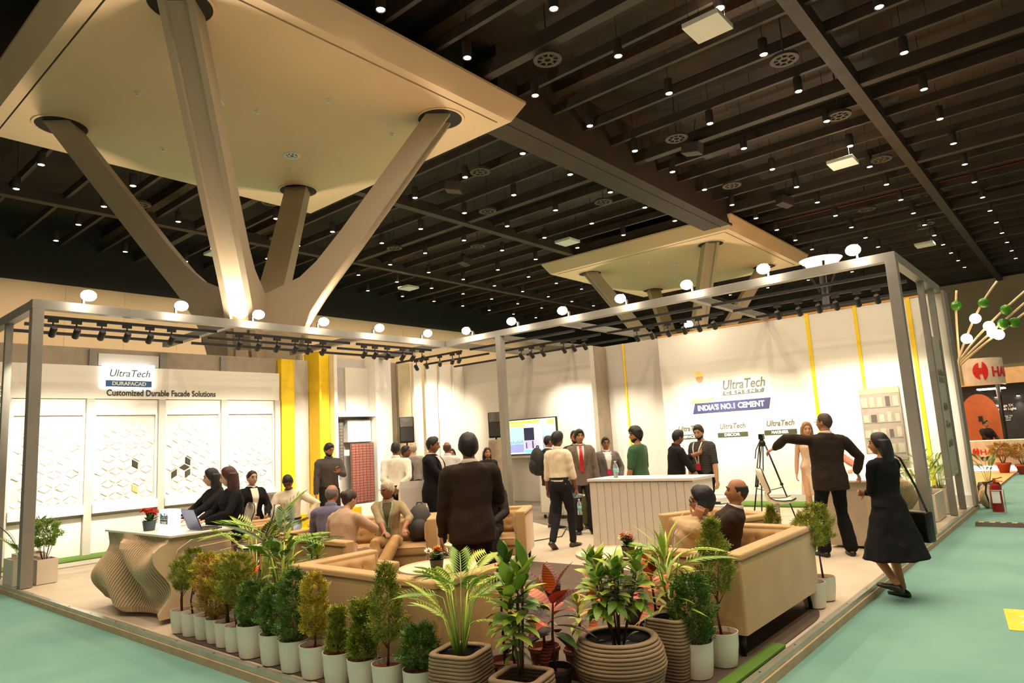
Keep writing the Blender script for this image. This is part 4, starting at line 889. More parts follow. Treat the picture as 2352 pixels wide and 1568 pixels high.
def palm(t, z0, n, seed, sc=1.0, cols=('green','lime'), hgt=.25, el=(35,80)):
    rr = random.Random(seed)
    for k in range(n):
        a = k*2.4+rr.uniform(-.3,.3); r0 = rr.uniform(.01,.05)*sc; hh = hgt*rr.uniform(.5,1.2); d = .05+.1*hh
        b = MB(); p0 = (r0*math.cos(a),r0*math.sin(a),z0); p1 = ((r0+d)*math.cos(a),(r0+d)*math.sin(a),z0+hh); b.tube([p0,p1], [.008*sc,.005*sc], 6); b.build('stalk', ML['lime'] if k%2 else ML['green'], t, True)
        obj('frond', (FR if k%3 else FR2)[cols[k%len(cols)]], t, p1, (rr.uniform(-.3,.3),-R(rr.uniform(*el)),a), sc*rr.uniform(.8,1.1))
# ------------------------------------------------------------------ 3D-printed coil planters
M_coil = mat('coiled_clay', (146,122,94), .85, var=.12, vscale=5); M_coil_i = mat('planter_liner', (44,44,46), .5)
def sqp(r, t, p=4.5): return r/((abs(math.cos(t))**p+abs(math.sin(t))**p)**(1/p))
def coil_pot(label, x, y, rz, shape, prof, H_, n=None, liner=None, water=False):
    t = thing('coil_planter', label, 'planter', (x,y,PZ+.004), R(rz), 'large coiled clay planters'); nn = n or int(H_/.021)
    for k in range(nn):
        z = H_*(k+.5)/nn; r = np.interp(z/H_, [p[0] for p in prof], [p[1] for p in prof]); hr = H_/nn*.56; b = MB(); S_ = 40; rgs = []
        wall = .05 if k == nn-1 else .032
        vs = []; mm = 8
        for i in range(S_):
            a = 2*PI*i/S_; rad = r if shape == 'round' else sqp(r, a, 5)
            for j in range(mm):
                q = 2*PI*j/mm; rr = rad-wall*.5+wall*.5*math.cos(q); vs.append((rr*math.cos(a), rr*math.sin(a), z+hr*math.sin(q)))
        fs = [(i*mm+j, ((i+1)%S_)*mm+j, ((i+1)%S_)*mm+(j+1)%mm, i*mm+(j+1)%mm) for i in range(S_) for j in range(mm)]
        b.add(vs, fs); b.build('coil', M_coil, t, True)
    r0 = prof[0][1]-.01; b = MB(); b.prism([((r0 if shape == 'round' else sqp(r0,2*PI*i/32,5))*math.cos(2*PI*i/32),(r0 if shape == 'round' else sqp(r0,2*PI*i/32,5))*math.sin(2*PI*i/32)) for i in range(32)], .0, .03); b.build('floor_plate', M_coil, t)
    if liner: mm_ = MB().lathe([(liner*.8,.03),(liner*.9,H_*.5),(liner,H_-.015),(liner+.012,H_-.012),(liner+.012,H_-.02),(liner*.97,H_-.03),(liner*.85,H_-.09),(0,H_-.09)], 28).mesh('inner_pot', M_coil_i, True); sharp(mm_); obj('inner_pot', mm_, t)
    return t
cA = coil_pot('square coiled planter with the areca palm at front', 3.14,3.22,14,'sq',[(0,.155),(.5,.175),(1,.165)],.36,liner=.135)
palm(cA, .30, 22, 3, .62, ('lime','lime','green'), .40, (20,70)); 
cB = coil_pot('open square coiled planter nearest the booth corner', 3.20,2.78,12,'sq',[(0,.16),(.5,.175),(1,.165)],.27, n=11)
b = MB(); b.tube([(0,0,.03),(0.0,0.0,.36),(.01,.01,.66)], [.009,.008,.006], 6); b.build('stem', M_bark, cB, True)
MB().lathe([(0,.15),(.13,.15)], 20).build('soil', M_soil, cB)
bushy(cB, 5, .09, .46, .92, 18, ('green','lime','green','lime','dark'), .13, .032, 5, el=(-15,85), spread=.01, sc=(.7,1.3))
leafy(cB, .50, .74, 9, ('orange','red','yellow'), .13, .03, 8, (0,50), .04)
cC = coil_pot('big round coiled planter with a wide rim', 3.86,2.52,0,'round',[(0,.20),(.25,.27),(.55,.30),(.8,.285),(1,.25)],.36,liner=.225)
b = MB(); b.tube([(-.05,0,.03),(-.04,.02,.5)], [.008,.006], 6); b.build('stem', M_bark, cC, True)
bushy(cC, 9, .17, .50, .86, 24, ('green','lime','green','lime','var'), .11, .028, 15, el=(-25,80), spread=.012, sc=(.7,1.25))
leafy(cC, .30, .36, 3, ('lime','green'), .09, .02, 16, (10,50), .08)
cD = coil_pot('tall square coiled planter behind the round one', 4.34,2.40,0,'sq',[(0,.13),(.5,.16),(1,.145)],.39,liner=.11)
leafy(cD, .40, .82, 40, ('lime','lime','var','green'), .24, .016, 25, (20,85), .02, (.7,1.2), .6)
palm(cD, .5, 6, 9, .75, ('lime','green'), .28, (20,70))
cE = coil_pot('dark coiled planter half hidden behind the row of white pots', 3.42,5.75,10,'sq',[(0,.15),(.5,.17),(1,.16)],.42,liner=.13)
palm(cE, .38, 9, 13, 1.0, ('green','dark'), .42, (25,80)); leafy(cE, .45, .85, 30, ('green','dark','lime','var'), .13, .028, 33, (-10,80), .1)
# nursery pots with crotons behind the coil planters
M_terra = mat('brown_nursery_pot', (112,58,38), .6); M_blackpot = mat('black_nursery_pot', (44,38,34), .6)
nurs = MB().lathe([(.08,0),(.085,.005),(.105,.16),(.115,.165),(.115,.19),(.108,.19),(.1,.15),(0,.15)], 22)
NP = {m.name: sharp(nurs.mesh('pot', m, True)) for m in (M_terra, M_blackpot)}
def croton(label, x, y, pm, seed, h, kinds, n, L=.17, w=.045, sc=(.7,1.15), cat='potted plant', el=(-30,80)):
    t = thing('croton_plant', label, cat, (x,y,PZ+.004), seed, 'crotons in nursery pots'); obj('pot', NP[pm.name], t); obj('soil', SOILM, t, (0,0,-.03))
    b = MB(); b.tube([(0,0,.14),(.01,.0,.14+h*.5),(.0,.015,.14+h)], [.011,.009,.006], 7); b.build('stem', M_bark, t, True)
    leafy(t, .14+h*.45, .16+h, n, kinds, L, w, seed, el, .015, sc, .3); return t
croton('croton with large maroon and orange leaves at front centre', 3.60,2.84,M_blackpot,41,.48,('maroon','maroon','maroon','red','orange','dark'),22,.25,.062)
croton('variegated yellow-green croton in a brown pot behind the front planters', 3.92,3.18,M_terra,42,.46,('var','yellow','lime','var'),30,.11,.026)
croton('croton with pale speckled leaves in a brown pot at front', 4.00,2.93,M_terra,43,.36,('yellow','var','lime'),26,.10,.022)
croton('croton with orange leaves between the tall coil planter and the right sofa', 4.52,2.62,M_terra,44,.50,('orange','red','orange','maroon','green'),24,.17,.042)
croton('orange and green croton before the corner of the right sofa', 4.28,2.98,M_terra,45,.34,('orange','red','yellow','maroon'),18,.16,.04)
croton('leafy green plant with red tips behind the areca palm', 3.55,3.22,M_terra,46,.55,('green','dark','lime','red'),28,.13,.032)
croton('dark leafy plant in a nursery pot beside the areca palm', 3.42,3.02,M_blackpot,47,.34,('dark','green','dark'),30,.12,.028)
croton('croton with red leaf tips behind the row of white pots', 3.45,6.35,M_terra,48,.35,('red','maroon','var','orange'),18,.15,.035)
croton('leafy light-green shrub left of the front sofa', 3.78,5.75,M_terra,49,.62,('lime','green','lime','var'),60,.12,.022,(.7,1.1))
croton('leafy green shrub behind the left end of the front sofa', 3.92,6.05,M_terra,50,.60,('green','green','lime','var'),60,.12,.022,(.7,1.1))
croton('light-green shrub beside the palm behind the white pots', 3.62,6.05,M_terra,51,.52,('lime','green','var'),46,.13,.022)
# areca palm behind the desk end
pt = thing('potted_palm', 'areca palm with arching fronds between the desk and the sofas', 'potted plant', (3.75,6.75,PZ+.004)); obj('pot', NP[M_blackpot.name], pt, scale=1.2); palm(pt, .15, 11, 21, 1.05, ('lime','green','green'), .55, (25,80))
# ------------------------------------------------------------------ planter boxes
M_pbox = mat('white_planter_box', (214,202,182), .6, var=.03)
def planter(label, x, y, w, d, h, kinds):
    t = thing('planter_box', label, 'planter', (x,y,PZ+.004), 0, 'rectangular planter boxes'); b = MB()
    b.box(-w/2,-d/2,0,w/2,-d/2+.02,h); b.box(-w/2,d/2-.02,0,w/2,d/2,h); b.box(-w/2,-d/2+.02,0,-w/2+.02,d/2-.02,h); b.box(w/2-.02,-d/2+.02,0,w/2,d/2-.02,h); b.build('box', M_pbox, t); MB().box(-w/2+.02,-d/2+.02,.0,w/2-.02,d/2-.02,h-.05).build('soil', M_soil, t)
    return t
p1 = planter('white planter box before the left corner post', 3.08,12.2,.34,.5,.36,0); palm(p1, .3, 9, 31, .8, ('dark','green'), .2, (40,85))
p2 = planter('white planter box beside the left corner post', 3.27,11.88,.26,.3,.34,0)
b = MB(); rr = random.Random(4)
for k in range(9): a = k*.7; b.tube([(.02*math.cos(a),.02*math.sin(a),.3),(.13*math.cos(a),.13*math.sin(a),.62)], .004, 5)
b.build('stems', M_bark, p2, True); obj('foliage', spray_mesh(71,[(.0,.08),(.12,.16),(.26,.16),(.36,.08)],420,ML['green'],.03), p2, (0,0,.5))
p3 = planter('white planter box at the far left edge of the booth', 3.3,12.72,.34,.5,.36,0); leafy(p3, .32, .5, 16, ('green','dark'), .2, .02, 61, (30,80), .06)
for k,(x,lb) in enumerate(((11.95,'white planter box with palms beside the right corner post'),(12.95,'white planter box with palms under the grey name panel'),(14.0,'white planter box with palms at the far right end'))):
    p = planter(lb, x, 2.27, .78, .3, .42, 0); palm(p, .36, 11, 80+k, .55, ('green','lime'), .3, (35,85)); palm(p, .36, 8, 90+k, .5, ('lime','green'), .5, (40,85))
b = MB().prism(rpoly([(4.3,1.99),(5.3,1.99),(5.3,2.09),(4.3,2.09)], .02), PZ+.004, PZ+.02); struct(b.build('floor_turf', M_grass), 'patch of artificial grass under the white pots at right')
# ================================================================== PEOPLE
def rotm(axis, a):
    axis = nrm(np.array(axis, float)); K = np.array([[0,-axis[2],axis[1]],[axis[2],0,-axis[0]],[-axis[1],axis[0],0]])
    return np.eye(3)+math.sin(a)*K+(1-math.cos(a))*K@K
class Pieces:
    """closed overlapping solids that a voxel remesh fuses into one continuous skin"""
    def __init__(s): s.v = []; s.f = []; s.n = 0
    def add(s, v, f): s.v.append(np.asarray(v, float)); s.f += [[i+s.n for i in q] for q in f]; s.n += len(v)
    def loft(s, rings, closed=True):
        n = len(rings[0]); m = len(rings); v = np.concatenate(rings)
        f = [(i*n+k, i*n+(k+1)%n, (i+1)*n+(k+1)%n, (i+1)*n+k) for i in range(m-1) for k in range(n)]
        if closed: f += [tuple(reversed(range(n))), tuple(range((m-1)*n, m*n))]
        s.add(v, f)
    def tube(s, pts, rad, n=12, flat=None):
        pts = [np.array(p, float) for p in pts]; m = len(pts); rings = []
        t = [nrm(pts[min(i+1,m-1)]-pts[max(i-1,0)]) for i in range(m)]
        ref = V3(1,0,0) if abs(t[0][0]) < .8 else V3(0,1,0); a = nrm(np.cross(t[0], ref)); ang = np.arange(n)*2*PI/n
        def ring(c, a, b, ra, rb): return c+np.outer(np.cos(ang)*ra, a)+np.outer(np.sin(ang)*rb, b)
        for i in range(m):
            a = nrm(a-t[i]*a.dot(t[i])); b = np.cross(t[i], a); r = rad[i]; ra, rb = r if hasattr(r,'__len__') else (r, r)
            if i == 0: rings.append(ring(pts[i]-t[i]*ra*.6, a, b, ra*.55, rb*.55))
            rings.append(ring(pts[i], a, b, ra, rb))
            if i == m-1: rings.append(ring(pts[i]+t[i]*ra*.6, a, b, ra*.55, rb*.55))
        s.loft(rings)
    def ell(s, c, r, Rm=np.eye(3), nu=14, nv=10):
        ph = -PI/2+PI*(np.arange(nv)+.5)/nv; rings = []
        for p in ph:
            a = np.arange(nu)*2*PI/nu
            q = np.stack([r[0]*np.cos(p)*np.cos(a), r[1]*np.cos(p)*np.sin(a), np.full(nu, r[2]*np.sin(p))], 1)
            rings.append(np.array(c)+q@Rm.T)
        s.loft(rings)
    def skin(s, name, voxel, smooth=3, dec=1.0):
        me = bpy.data.meshes.new(name); v = np.concatenate(s.v); me.from_pydata(v.tolist(), [], s.f); me.update()
        o = bpy.data.objects.new(name, me)
        m = o.modifiers.new('r','REMESH'); m.mode = 'VOXEL'; m.voxel_size = voxel; m.use_smooth_shade = True
        if smooth: m = o.modifiers.new('s','SMOOTH'); m.factor = .5; m.iterations = smooth
        if dec < 1: m = o.modifiers.new('d','DECIMATE'); m.ratio = dec
        out = evaluated_mesh(o); out.name = name
        bpy.data.objects.remove(o); bpy.data.meshes.remove(me)
        out.polygons.foreach_set('use_smooth', [True]*len(out.polygons)); out.materials.clear()
        return out
def ik(S, T, a, b, pole):
    d = T-S; L = np.linalg.norm(d); L = min(L, (a+b)*.999); u = nrm(d); T = S+u*L
    x = (a*a-b*b+L*L)/(2*L); h = math.sqrt(max(a*a-x*x, 0)); p = np.array(pole, float); p = nrm(p-u*p.dot(u))
    return S+u*x+p*h, T
# head surface: direction grid -> point, local axes x forward, y left, z up, chin at -.118
def head_pt(th, ph, f=0):
    cp = math.cos(ph)**(.72 if ph > 0 else .9); x, y, z = .096*cp*math.cos(th), .076*cp*math.sin(th), .118*math.sin(ph)
    t = max(0, -z/.120)
    y *= 1-.34*t**1.6; x *= (1-.12*t) if x > 0 else (1-.38*t)
    if x > 0: x += .012*t
    if z > 0: x = x*(1-.05*(z/.12)) - .004
    if x > 0:
        e = lambda yy, zz, sy, sz: math.exp(-((y-yy)/sy)**2-((z-zz)/sz)**2)
        nz = .024*math.exp(-(y/.013)**2)*max(0, min(1, (.022-z)/.05))*(1 if z > -.034 else max(0, 1-(-.034-z)/.012))
        x += nz + .005*e(0,-.062,.022,.010) + .006*e(0,-.100,.022,.016) + .005*e(.03,.034,.022,.010)+.005*e(-.03,.034,.022,.010)
        x -= .010*e(.031,.012,.014,.012)+.010*e(-.031,.012,.014,.012) + .004*e(0,-.078,.02,.007)
        if f: x += .003*e(.04,-.03,.02,.02)+.003*e(-.04,-.03,.02,.02)
    return V3(x, y, z)
HS = {}
def hair_parts(style, rs):
    """list of (kind, rings) in head space"""
    P = Pieces(); nu, nv = 36, 22
    fr, sd, bk, th_ = {'short':(33,-8,-52,.011),'thick':(30,-14,-56,.018),'curly':(32,-16,-56,.030),'bald':(99,-4,-50,.008),'crop':(38,-6,-48,.006),'long':(40,-20,-66,.016),'bun':(38,-4,-50,.011),'receding':(46,-6,-50,.009),'cap':(34,4,-30,.012),'grey_crop':(30,-6,-52,.014)}[style]
    rings = []
    for j in range(nv):
        ph = -PI/2+PI*(j+.5)/nv; ring = []
        for i in range(nu):
            th = 2*PI*i/nu; a = abs((th+PI)%(2*PI)-PI)/PI     # 0 front .. 1 back
            lim = fr+(sd-fr)*min(1,max(0,(a-.12)/.33)) if a < .45 else sd+(bk-sd)*(a-.45)/.55
            if style in ('bald',): lim = 90 if a < .36 else (lim if math.degrees(ph) < 30 else 95)
            if style == 'bald' and math.degrees(ph) > 30: lim = 95
            w = 1/(1+math.exp(-max(-30,min(30,(math.degrees(ph)-lim)/4.5))))
            p = head_pt(th, ph); n = nrm(p/np.array([.098,.077,.12])**2*1.0); n = nrm(p*np.array([1,1.3,.8]))
            d = -.016*(1-w)+th_*w
            if style == 'curly' and w > .5: d += rs.uniform(-.008,.012)
            if style in ('thick','short') and w > .5: d += rs.uniform(-.003,.003)+(.007 if a < .2 and math.degrees(ph) > 40 else 0)
            ring.append(p+n*d)
        rings.append(np.array(ring))
    P.loft(rings)
    if style == 'bun': P.ell((-.105,0,.035),(.045,.05,.05))
    return P
def wrinkle(me, seed, amp=.0045):
    """soft cloth folds pressed along the surface normals"""
    n = len(me.vertices); co = np.empty(n*3, 'f'); me.vertices.foreach_get('co', co); nv = np.empty(n*3, 'f'); me.vertex_normals.foreach_get('vector', nv)
    c = co.reshape(-1,3); rs = np.random.default_rng(seed); h = np.zeros(n)
    for k in range(7):
        d = rs.normal(size=3)*np.array([1,1,1.5]); d = d/np.linalg.norm(d)*rs.uniform(22,60); w = rs.normal(size=3)*9
        h += np.sin(c@d+rs.uniform(0,6)+1.6*np.sin(c@w+rs.uniform(0,6)))
    h = h/3.0; h = np.sign(h)*np.abs(h)**1.4
    me.vertices.foreach_set('co', (c+nv.reshape(-1,3)*(amp*h)[:,None]).ravel().astype('f')); me.update()
SKIN = {'tan':(176,122,88),'dark':(128,84,60),'light':(206,160,128),'mid':(156,104,74)}
def cloth(name, rgb, rough=.85, fold=.35): return mat('cloth_'+name, rgb, rough, var=.07, vscale=14, bump=fold, bscale=7, sheen=.15 if max(rgb) > 80 else 0, spec=.5 if max(rgb) > 80 else .25)
def torso_prof(b, w, f):
    # z, half width, half depth, x offset  (b = bulk of belly, w = width, f = female)
    P = [(.855,.10,.085,-.005),(.90,.150,.115,-.01),(.97,.166+.012*f,.122+.01*b,-.012),(1.05,.152-.006*f,.112+.03*b,.01*b),(1.12,.145-.018*f,.106+.04*b,.005+.02*b),
         (1.22,.152-.014*f,.112+.03*b,.01+.01*b),(1.32,.166-.012*f,.120+.012*f,.012),(1.39,.168-.012*f,.110,.002),(1.445,.150-.014*f,.085,-.014),(1.485,.085,.065,-.02),(1.52,.060-.006*f,.060-.006*f,-.012),(1.60,.056-.006*f,.058-.006*f,.004)]
    return [(z, hw*w, hd, xo) for z, hw, hd, xo in P]
class Fig:
    def __init__(s, h=1.72, pose='stand', seat=.45, lean=0, slean=0, twist=0, head=(0,0,0), bulk=0, width=1.0, fem=0, L=None, Rr=None, legs=None, face_fine=False, spread=.11, knee_out=0):
        s.s = h/1.75; s.fem = fem; s.bulk = bulk; s.w = width; s.lean = R(lean); s.sl = R(slean); s.tw = R(twist)
        s.pose = pose; K = s.s; s.fc = {}; s.bc = {}
        s.pel = V3(0,0,.95) if pose == 'stand' else V3(0,0,seat/K+.115)
        s.prof = torso_prof(bulk, width, fem)
        s.headrot = rotm((0,0,1),R(head[0]))@rotm((0,1,0),R(head[1]))@rotm((1,0,0),R(head[2]))
        # joints
        s.sh = [s.at(V3(-.012, sgn*(.184-.018*fem)*width, 1.412)) for sgn in (1,-1)]
        hips = [s.pel+V3(0, sgn*.088, -.03) for sgn in (1,-1)]
        s.hip = hips; s.knee = [None]*2; s.ank = [None]*2; s.footdir = [None]*2
        dl = {'stand': [((.02,.11,.085),(1,.12,0),8),((.0,-.11,.085),(1,-.12,0),-8)], 'sit': [((.47,.12,.085),(1,.1,1),6),((.47,-.12,.085),(1,-.1,1),-6)]}[pose]
        for i in range(2):
            tgt, pole, fd = (legs[i] if legs else dl[i])
            k, a = ik(hips[i], V3(*tgt), .435, .425, pole); s.knee[i] = k; s.ank[i] = a; s.footdir[i] = fd
        dflt = [((.06,.27,.80),(-.6,.6,0)),((.06,-.27,.80),(-.6,-.6,0))] if pose == 'stand' else [((.34,.12,.0),(-.5,.7,-.3)),((.34,-.12,.0),(-.5,-.7,-.3))]
        s.neck = s.at(V3(-.012,0,1.50)); s.hc = s.at(V3(.012,0,1.633)); s.HR = s.frame(1.5)@s.headrot
        s.el = [None]*2; s.wr = [None]*2; s.hd = [None]*2
        for i, spec in enumerate((L, Rr)):
            if spec is None:
                spec = dict(t=dflt[i][0], pole=dflt[i][1])
                if pose == 'sit': spec['t'] = tuple(V3(*spec['t'])+s.pel+V3(0,0,.10))
            if 'head' in spec: spec = dict(spec, t=tuple(s.hc+s.HR@V3(*spec['head'][0])), d=tuple(s.HR@V3(*spec['head'][1])), n=tuple(s.HR@V3(*spec['head'][2])))
            e, w = ik(s.sh[i], V3(*spec['t']), .292, .262, spec.get('pole', dflt[i][1])); s.el[i] = e; s.wr[i] = w
            d = V3(*spec['d']) if 'd' in spec else (w-e); n = V3(*spec['n']) if 'n' in spec else V3(0, -1 if i == 0 else 1, 0)
            s.hd[i] = (nrm(d), n, spec.get('curl', 25), spec.get('hand', True))
    def ang(s, z):
        t = min(1, max(0, (z-.98)/.42)); return s.lean*t, s.sl*t, s.tw*t
    def frame(s, z):
        k = round(z, 5)
        if k not in s.fc: s.fc[k] = s.frame0(z)
        return s.fc[k]
    def frame0(s, z):
        a, b, c = s.ang(z)
        if a == 0 and b == 0 and c == 0: return np.eye(3)
        return rotm((0,0,1),c)@rotm((0,1,0),a)@rotm((1,0,0),-b)
    def at(s, p):
        """spine-bent position of a point given in upright standing coordinates"""
        q = s.pel.copy(); z0 = .95; n = 14; z = p[2]; kz = round(z, 5)
        if kz in s.bc: q = s.bc[kz].copy()
        elif z > z0:
            dz = (z-z0)/n
            for i in range(n): q = q+s.frame(z0+(i+.5)*dz)@V3(0,0,dz)
        else: q = q+V3(0,0,z-z0)
        s.bc[kz] = q.copy()
        return q+s.frame(z)@V3(p[0],p[1],0)
    def ring(s, z, hw, hd, xo, n=24, sq=2.4):
        a = np.arange(n)*2*PI/n; c, d = np.cos(a), np.sin(a); e = 2/sq
        pts = np.stack([hd*np.sign(c)*np.abs(c)**e+xo, hw*np.sign(d)*np.abs(d)**e, np.zeros(n)], 1)
        return s.at(V3(0,0,z))+pts@s.frame(z).T
    def torso(s, P, g=0, z0=.8, z1=1.7, hem=None, n=24, neck=None):
        rs = []
        if hem:
            for z, hw, hd, xo in hem: rs.append(s.ring(z, hw*s.w, hd, xo, n))
        for z, hw, hd, xo in s.prof:
            if z0 <= z <= z1: rs.append(s.ring(z, hw+g, hd+g, xo, n))
        if neck: rs.append(s.ring(1.478, .098+g*.4, .078+g*.4, -.018, n)); rs.append(s.ring(neck, .076+g*.3, .070+g*.3, -.016, n))
        P.loft(rs)
    def arm(s, P, i, g=0, to=1.0, shoulder=True):
        S, E, Wr = s.sh[i], s.el[i], s.wr[i]; sg = 1 if i == 0 else -1; k = .92 if s.fem else 1
        inn = s.at(V3(-.012, sg*.06, 1.432)); P.tube([inn, (inn+S)/2+s.frame(1.4)@V3(0,0,.006), S], [.046*k+g*.7,.050*k+g*.8,.055*k+g])
        pts = [S, S*.6+E*.4, S*.25+E*.75, E, E*.65+Wr*.35, E*.3+Wr*.7, Wr]; rad = [.056,.053,.045,.043,.043,.036,.028]
        if to < 1:
            m = {0.45:3, .5:4, .62:5}.get(to, 4); pts, rad = pts[:m], rad[:m]
        P.tube(pts, [r*k+g*(1 if j < 6 else .7) for j, r in enumerate(rad)])
    def hand(s, P, i):
        d, n, curl, show = s.hd[i]; Wr = s.wr[i]; n = nrm(n-d*n.dot(d)); sdv = np.cross(d, n); k = .9 if s.fem else 1
        if i == 1: sdv = -sdv          # thumb side
        # n is the palm normal; thumb leaves towards +sdv
        P.tube([Wr-d*.02, Wr+d*.01, Wr+d*.045, Wr+d*.09], [(.026*k,.021*k),(.030*k,.018*k),(.041*k,.016*k),(.040*k,.014*k)] if True else None, 12) if False else None
        rings = []
        for u, hw, ht in ((-.03,.024,.022),(.0,.027,.019),(.03,.038,.017),(.065,.043,.015),(.092,.041,.012)):
            a = np.arange(12)*2*PI/12; rings.append(Wr+d*u*k+np.outer(np.cos(a)*hw*k, sdv)+np.outer(np.sin(a)*ht*k, n))
        P.loft(rings)
        for j, (o, L) in enumerate(((.033,.070),(.011,.080),(-.011,.075),(-.032,.060))):
            b = Wr+d*.085*k+sdv*o*k; dd = nrm(d+sdv*o*2.2); pts = [b-dd*.015]; q = b; c = R(curl)
            for sgm in (.45,.30,.25):
                dd = nrm(rotm(np.cross(dd, n), c)@dd); q = q+dd*L*sgm*k; pts.append(q)
            P.tube(pts, [.0100*k,.0095*k,.009*k,.0075*k], 8)
        b = Wr+d*.025*k+sdv*.03*k; dd = nrm(d*.62+sdv*.75+n*.25); q1 = b+dd*.045*k; dd = nrm(dd+d*.7+n*R(curl)*.6); q2 = q1+dd*.032*k
        P.tube([b-dd*.01, q1, q2], [.0125*k,.0105*k,.0085*k], 8)
    def leg(s, P, i, g=0, hem=None, full=True, boot=1.0):
        H_, K_, A_ = s.hip[i], s.knee[i], s.ank[i]; kk = (.96 if s.fem else 1)
        pts = [H_, H_*.6+K_*.4, H_*.2+K_*.8, K_, K_*.72+A_*.28, K_*.35+A_*.65, A_]; rad = [.088,.080,.062,.055,.056,.044,.036]
        r = [x*kk+g for x in rad]
        if hem: r[4] = max(r[4], hem*1.02); r[5] = max(r[5], hem); r[6] = hem
        P.tube([H_+V3(0,0,.02)]+pts, [.09*kk+g]+r)
    def foot(s, P, i, g=0):
        A_ = s.ank[i]; a = R(s.footdir[i] if not hasattr(s.footdir[i],'__len__') else s.footdir[i][0]); tilt = R(s.footdir[i][1]) if hasattr(s.footdir[i],'__len__') else 0
        Rm = rotm((0,0,1), a)@rotm((0,1,0), tilt); rings = []
        for x, hw, zt in ((-.075,.020,.03),(-.06,.030,.055),(-.02,.036,.075),(.03,.038,.070),(.08,.043,.052),(.13,.046,.040),(.17,.040,.032),(.195,.022,.022)):
            zt += g; hw += g; q = []
            for t in np.arange(12)*2*PI/12:
                yy, zz = math.cos(t)*hw, math.sin(t); q.append((x, yy, zt*(.5+.5*zz) if zz > -.5 else zt*.12))
            rings.append(A_+(np.array(q)-V3(0,0,.085))@Rm.T)
        P.loft(rings)
    def head(s, P):
        nu, nv = 40, 30; rings = []
        for j in range(nv):
            ph = -PI/2+PI*(j+.5)/nv
            rings.append(s.hc+np.array([head_pt(2*PI*i/nu, ph, s.fem) for i in range(nu)])@s.HR.T)
        P.loft(rings)
        for sg in (1,-1): P.ell(s.hc+s.HR@V3(-.008, sg*.077, -.006), (.017,.010,.031), s.HR@rotm((0,0,1),-sg*.35), 10, 8)
    def patch(s, zs, off):
        """thin strip hugging the torso: zs = [(z, y_left, y_right)]; returns MB"""
        b = MB(); vs = []; n = 7
        zk = [q[0] for q in zs]; o_ = np.argsort(zk); zz_ = np.linspace(min(zk), max(zk), max(len(zs), int((max(zk)-min(zk))/.025)+1))
        if len(set(zk)) == len(zk): zs = [(float(z), float(np.interp(z, np.array(zk)[o_], np.array([q[1] for q in zs])[o_])), float(np.interp(z, np.array(zk)[o_], np.array([q[2] for q in zs])[o_]))) for z in zz_]
        zz = [p[0] for p in s.prof]
        def surf(z, y, o):
            hw = np.interp(z, zz, [p[1] for p in s.prof]); hd = np.interp(z, zz, [p[2] for p in s.prof]); xo = np.interp(z, zz, [p[3] for p in s.prof])
            u = min(.98, abs(y)/(hw+o)); x = (hd+o)*(1-u**2.4)**(1/2.4)+xo
            return s.at(V3(0,0,z))+s.frame(z)@V3(x, y, 0)
        for z, y0, y1 in zs:
            for k in range(n+1): vs.append(surf(z, y0+(y1-y0)*k/n, off))
        m = len(zs); N = len(vs)
        for z, y0, y1 in zs:
            for k in range(n+1): vs.append(surf(z, y0+(y1-y0)*k/n, off-.012))
        q = lambda i, k, o=0: i*(n+1)+k+o
        fs = [(q(i,k), q(i,k+1), q(i+1,k+1), q(i+1,k)) for i in range(m-1) for k in range(n)]
        fs += [tuple(reversed([x+N for x in f])) for f in fs[:]]
        for i in range(m-1):
            fs += [(q(i,0), q(i+1,0), q(i+1,0,N), q(i,0,N)), (q(i+1,n), q(i,n), q(i,n,N), q(i+1,n,N))]
        b.add(vs, fs); return b
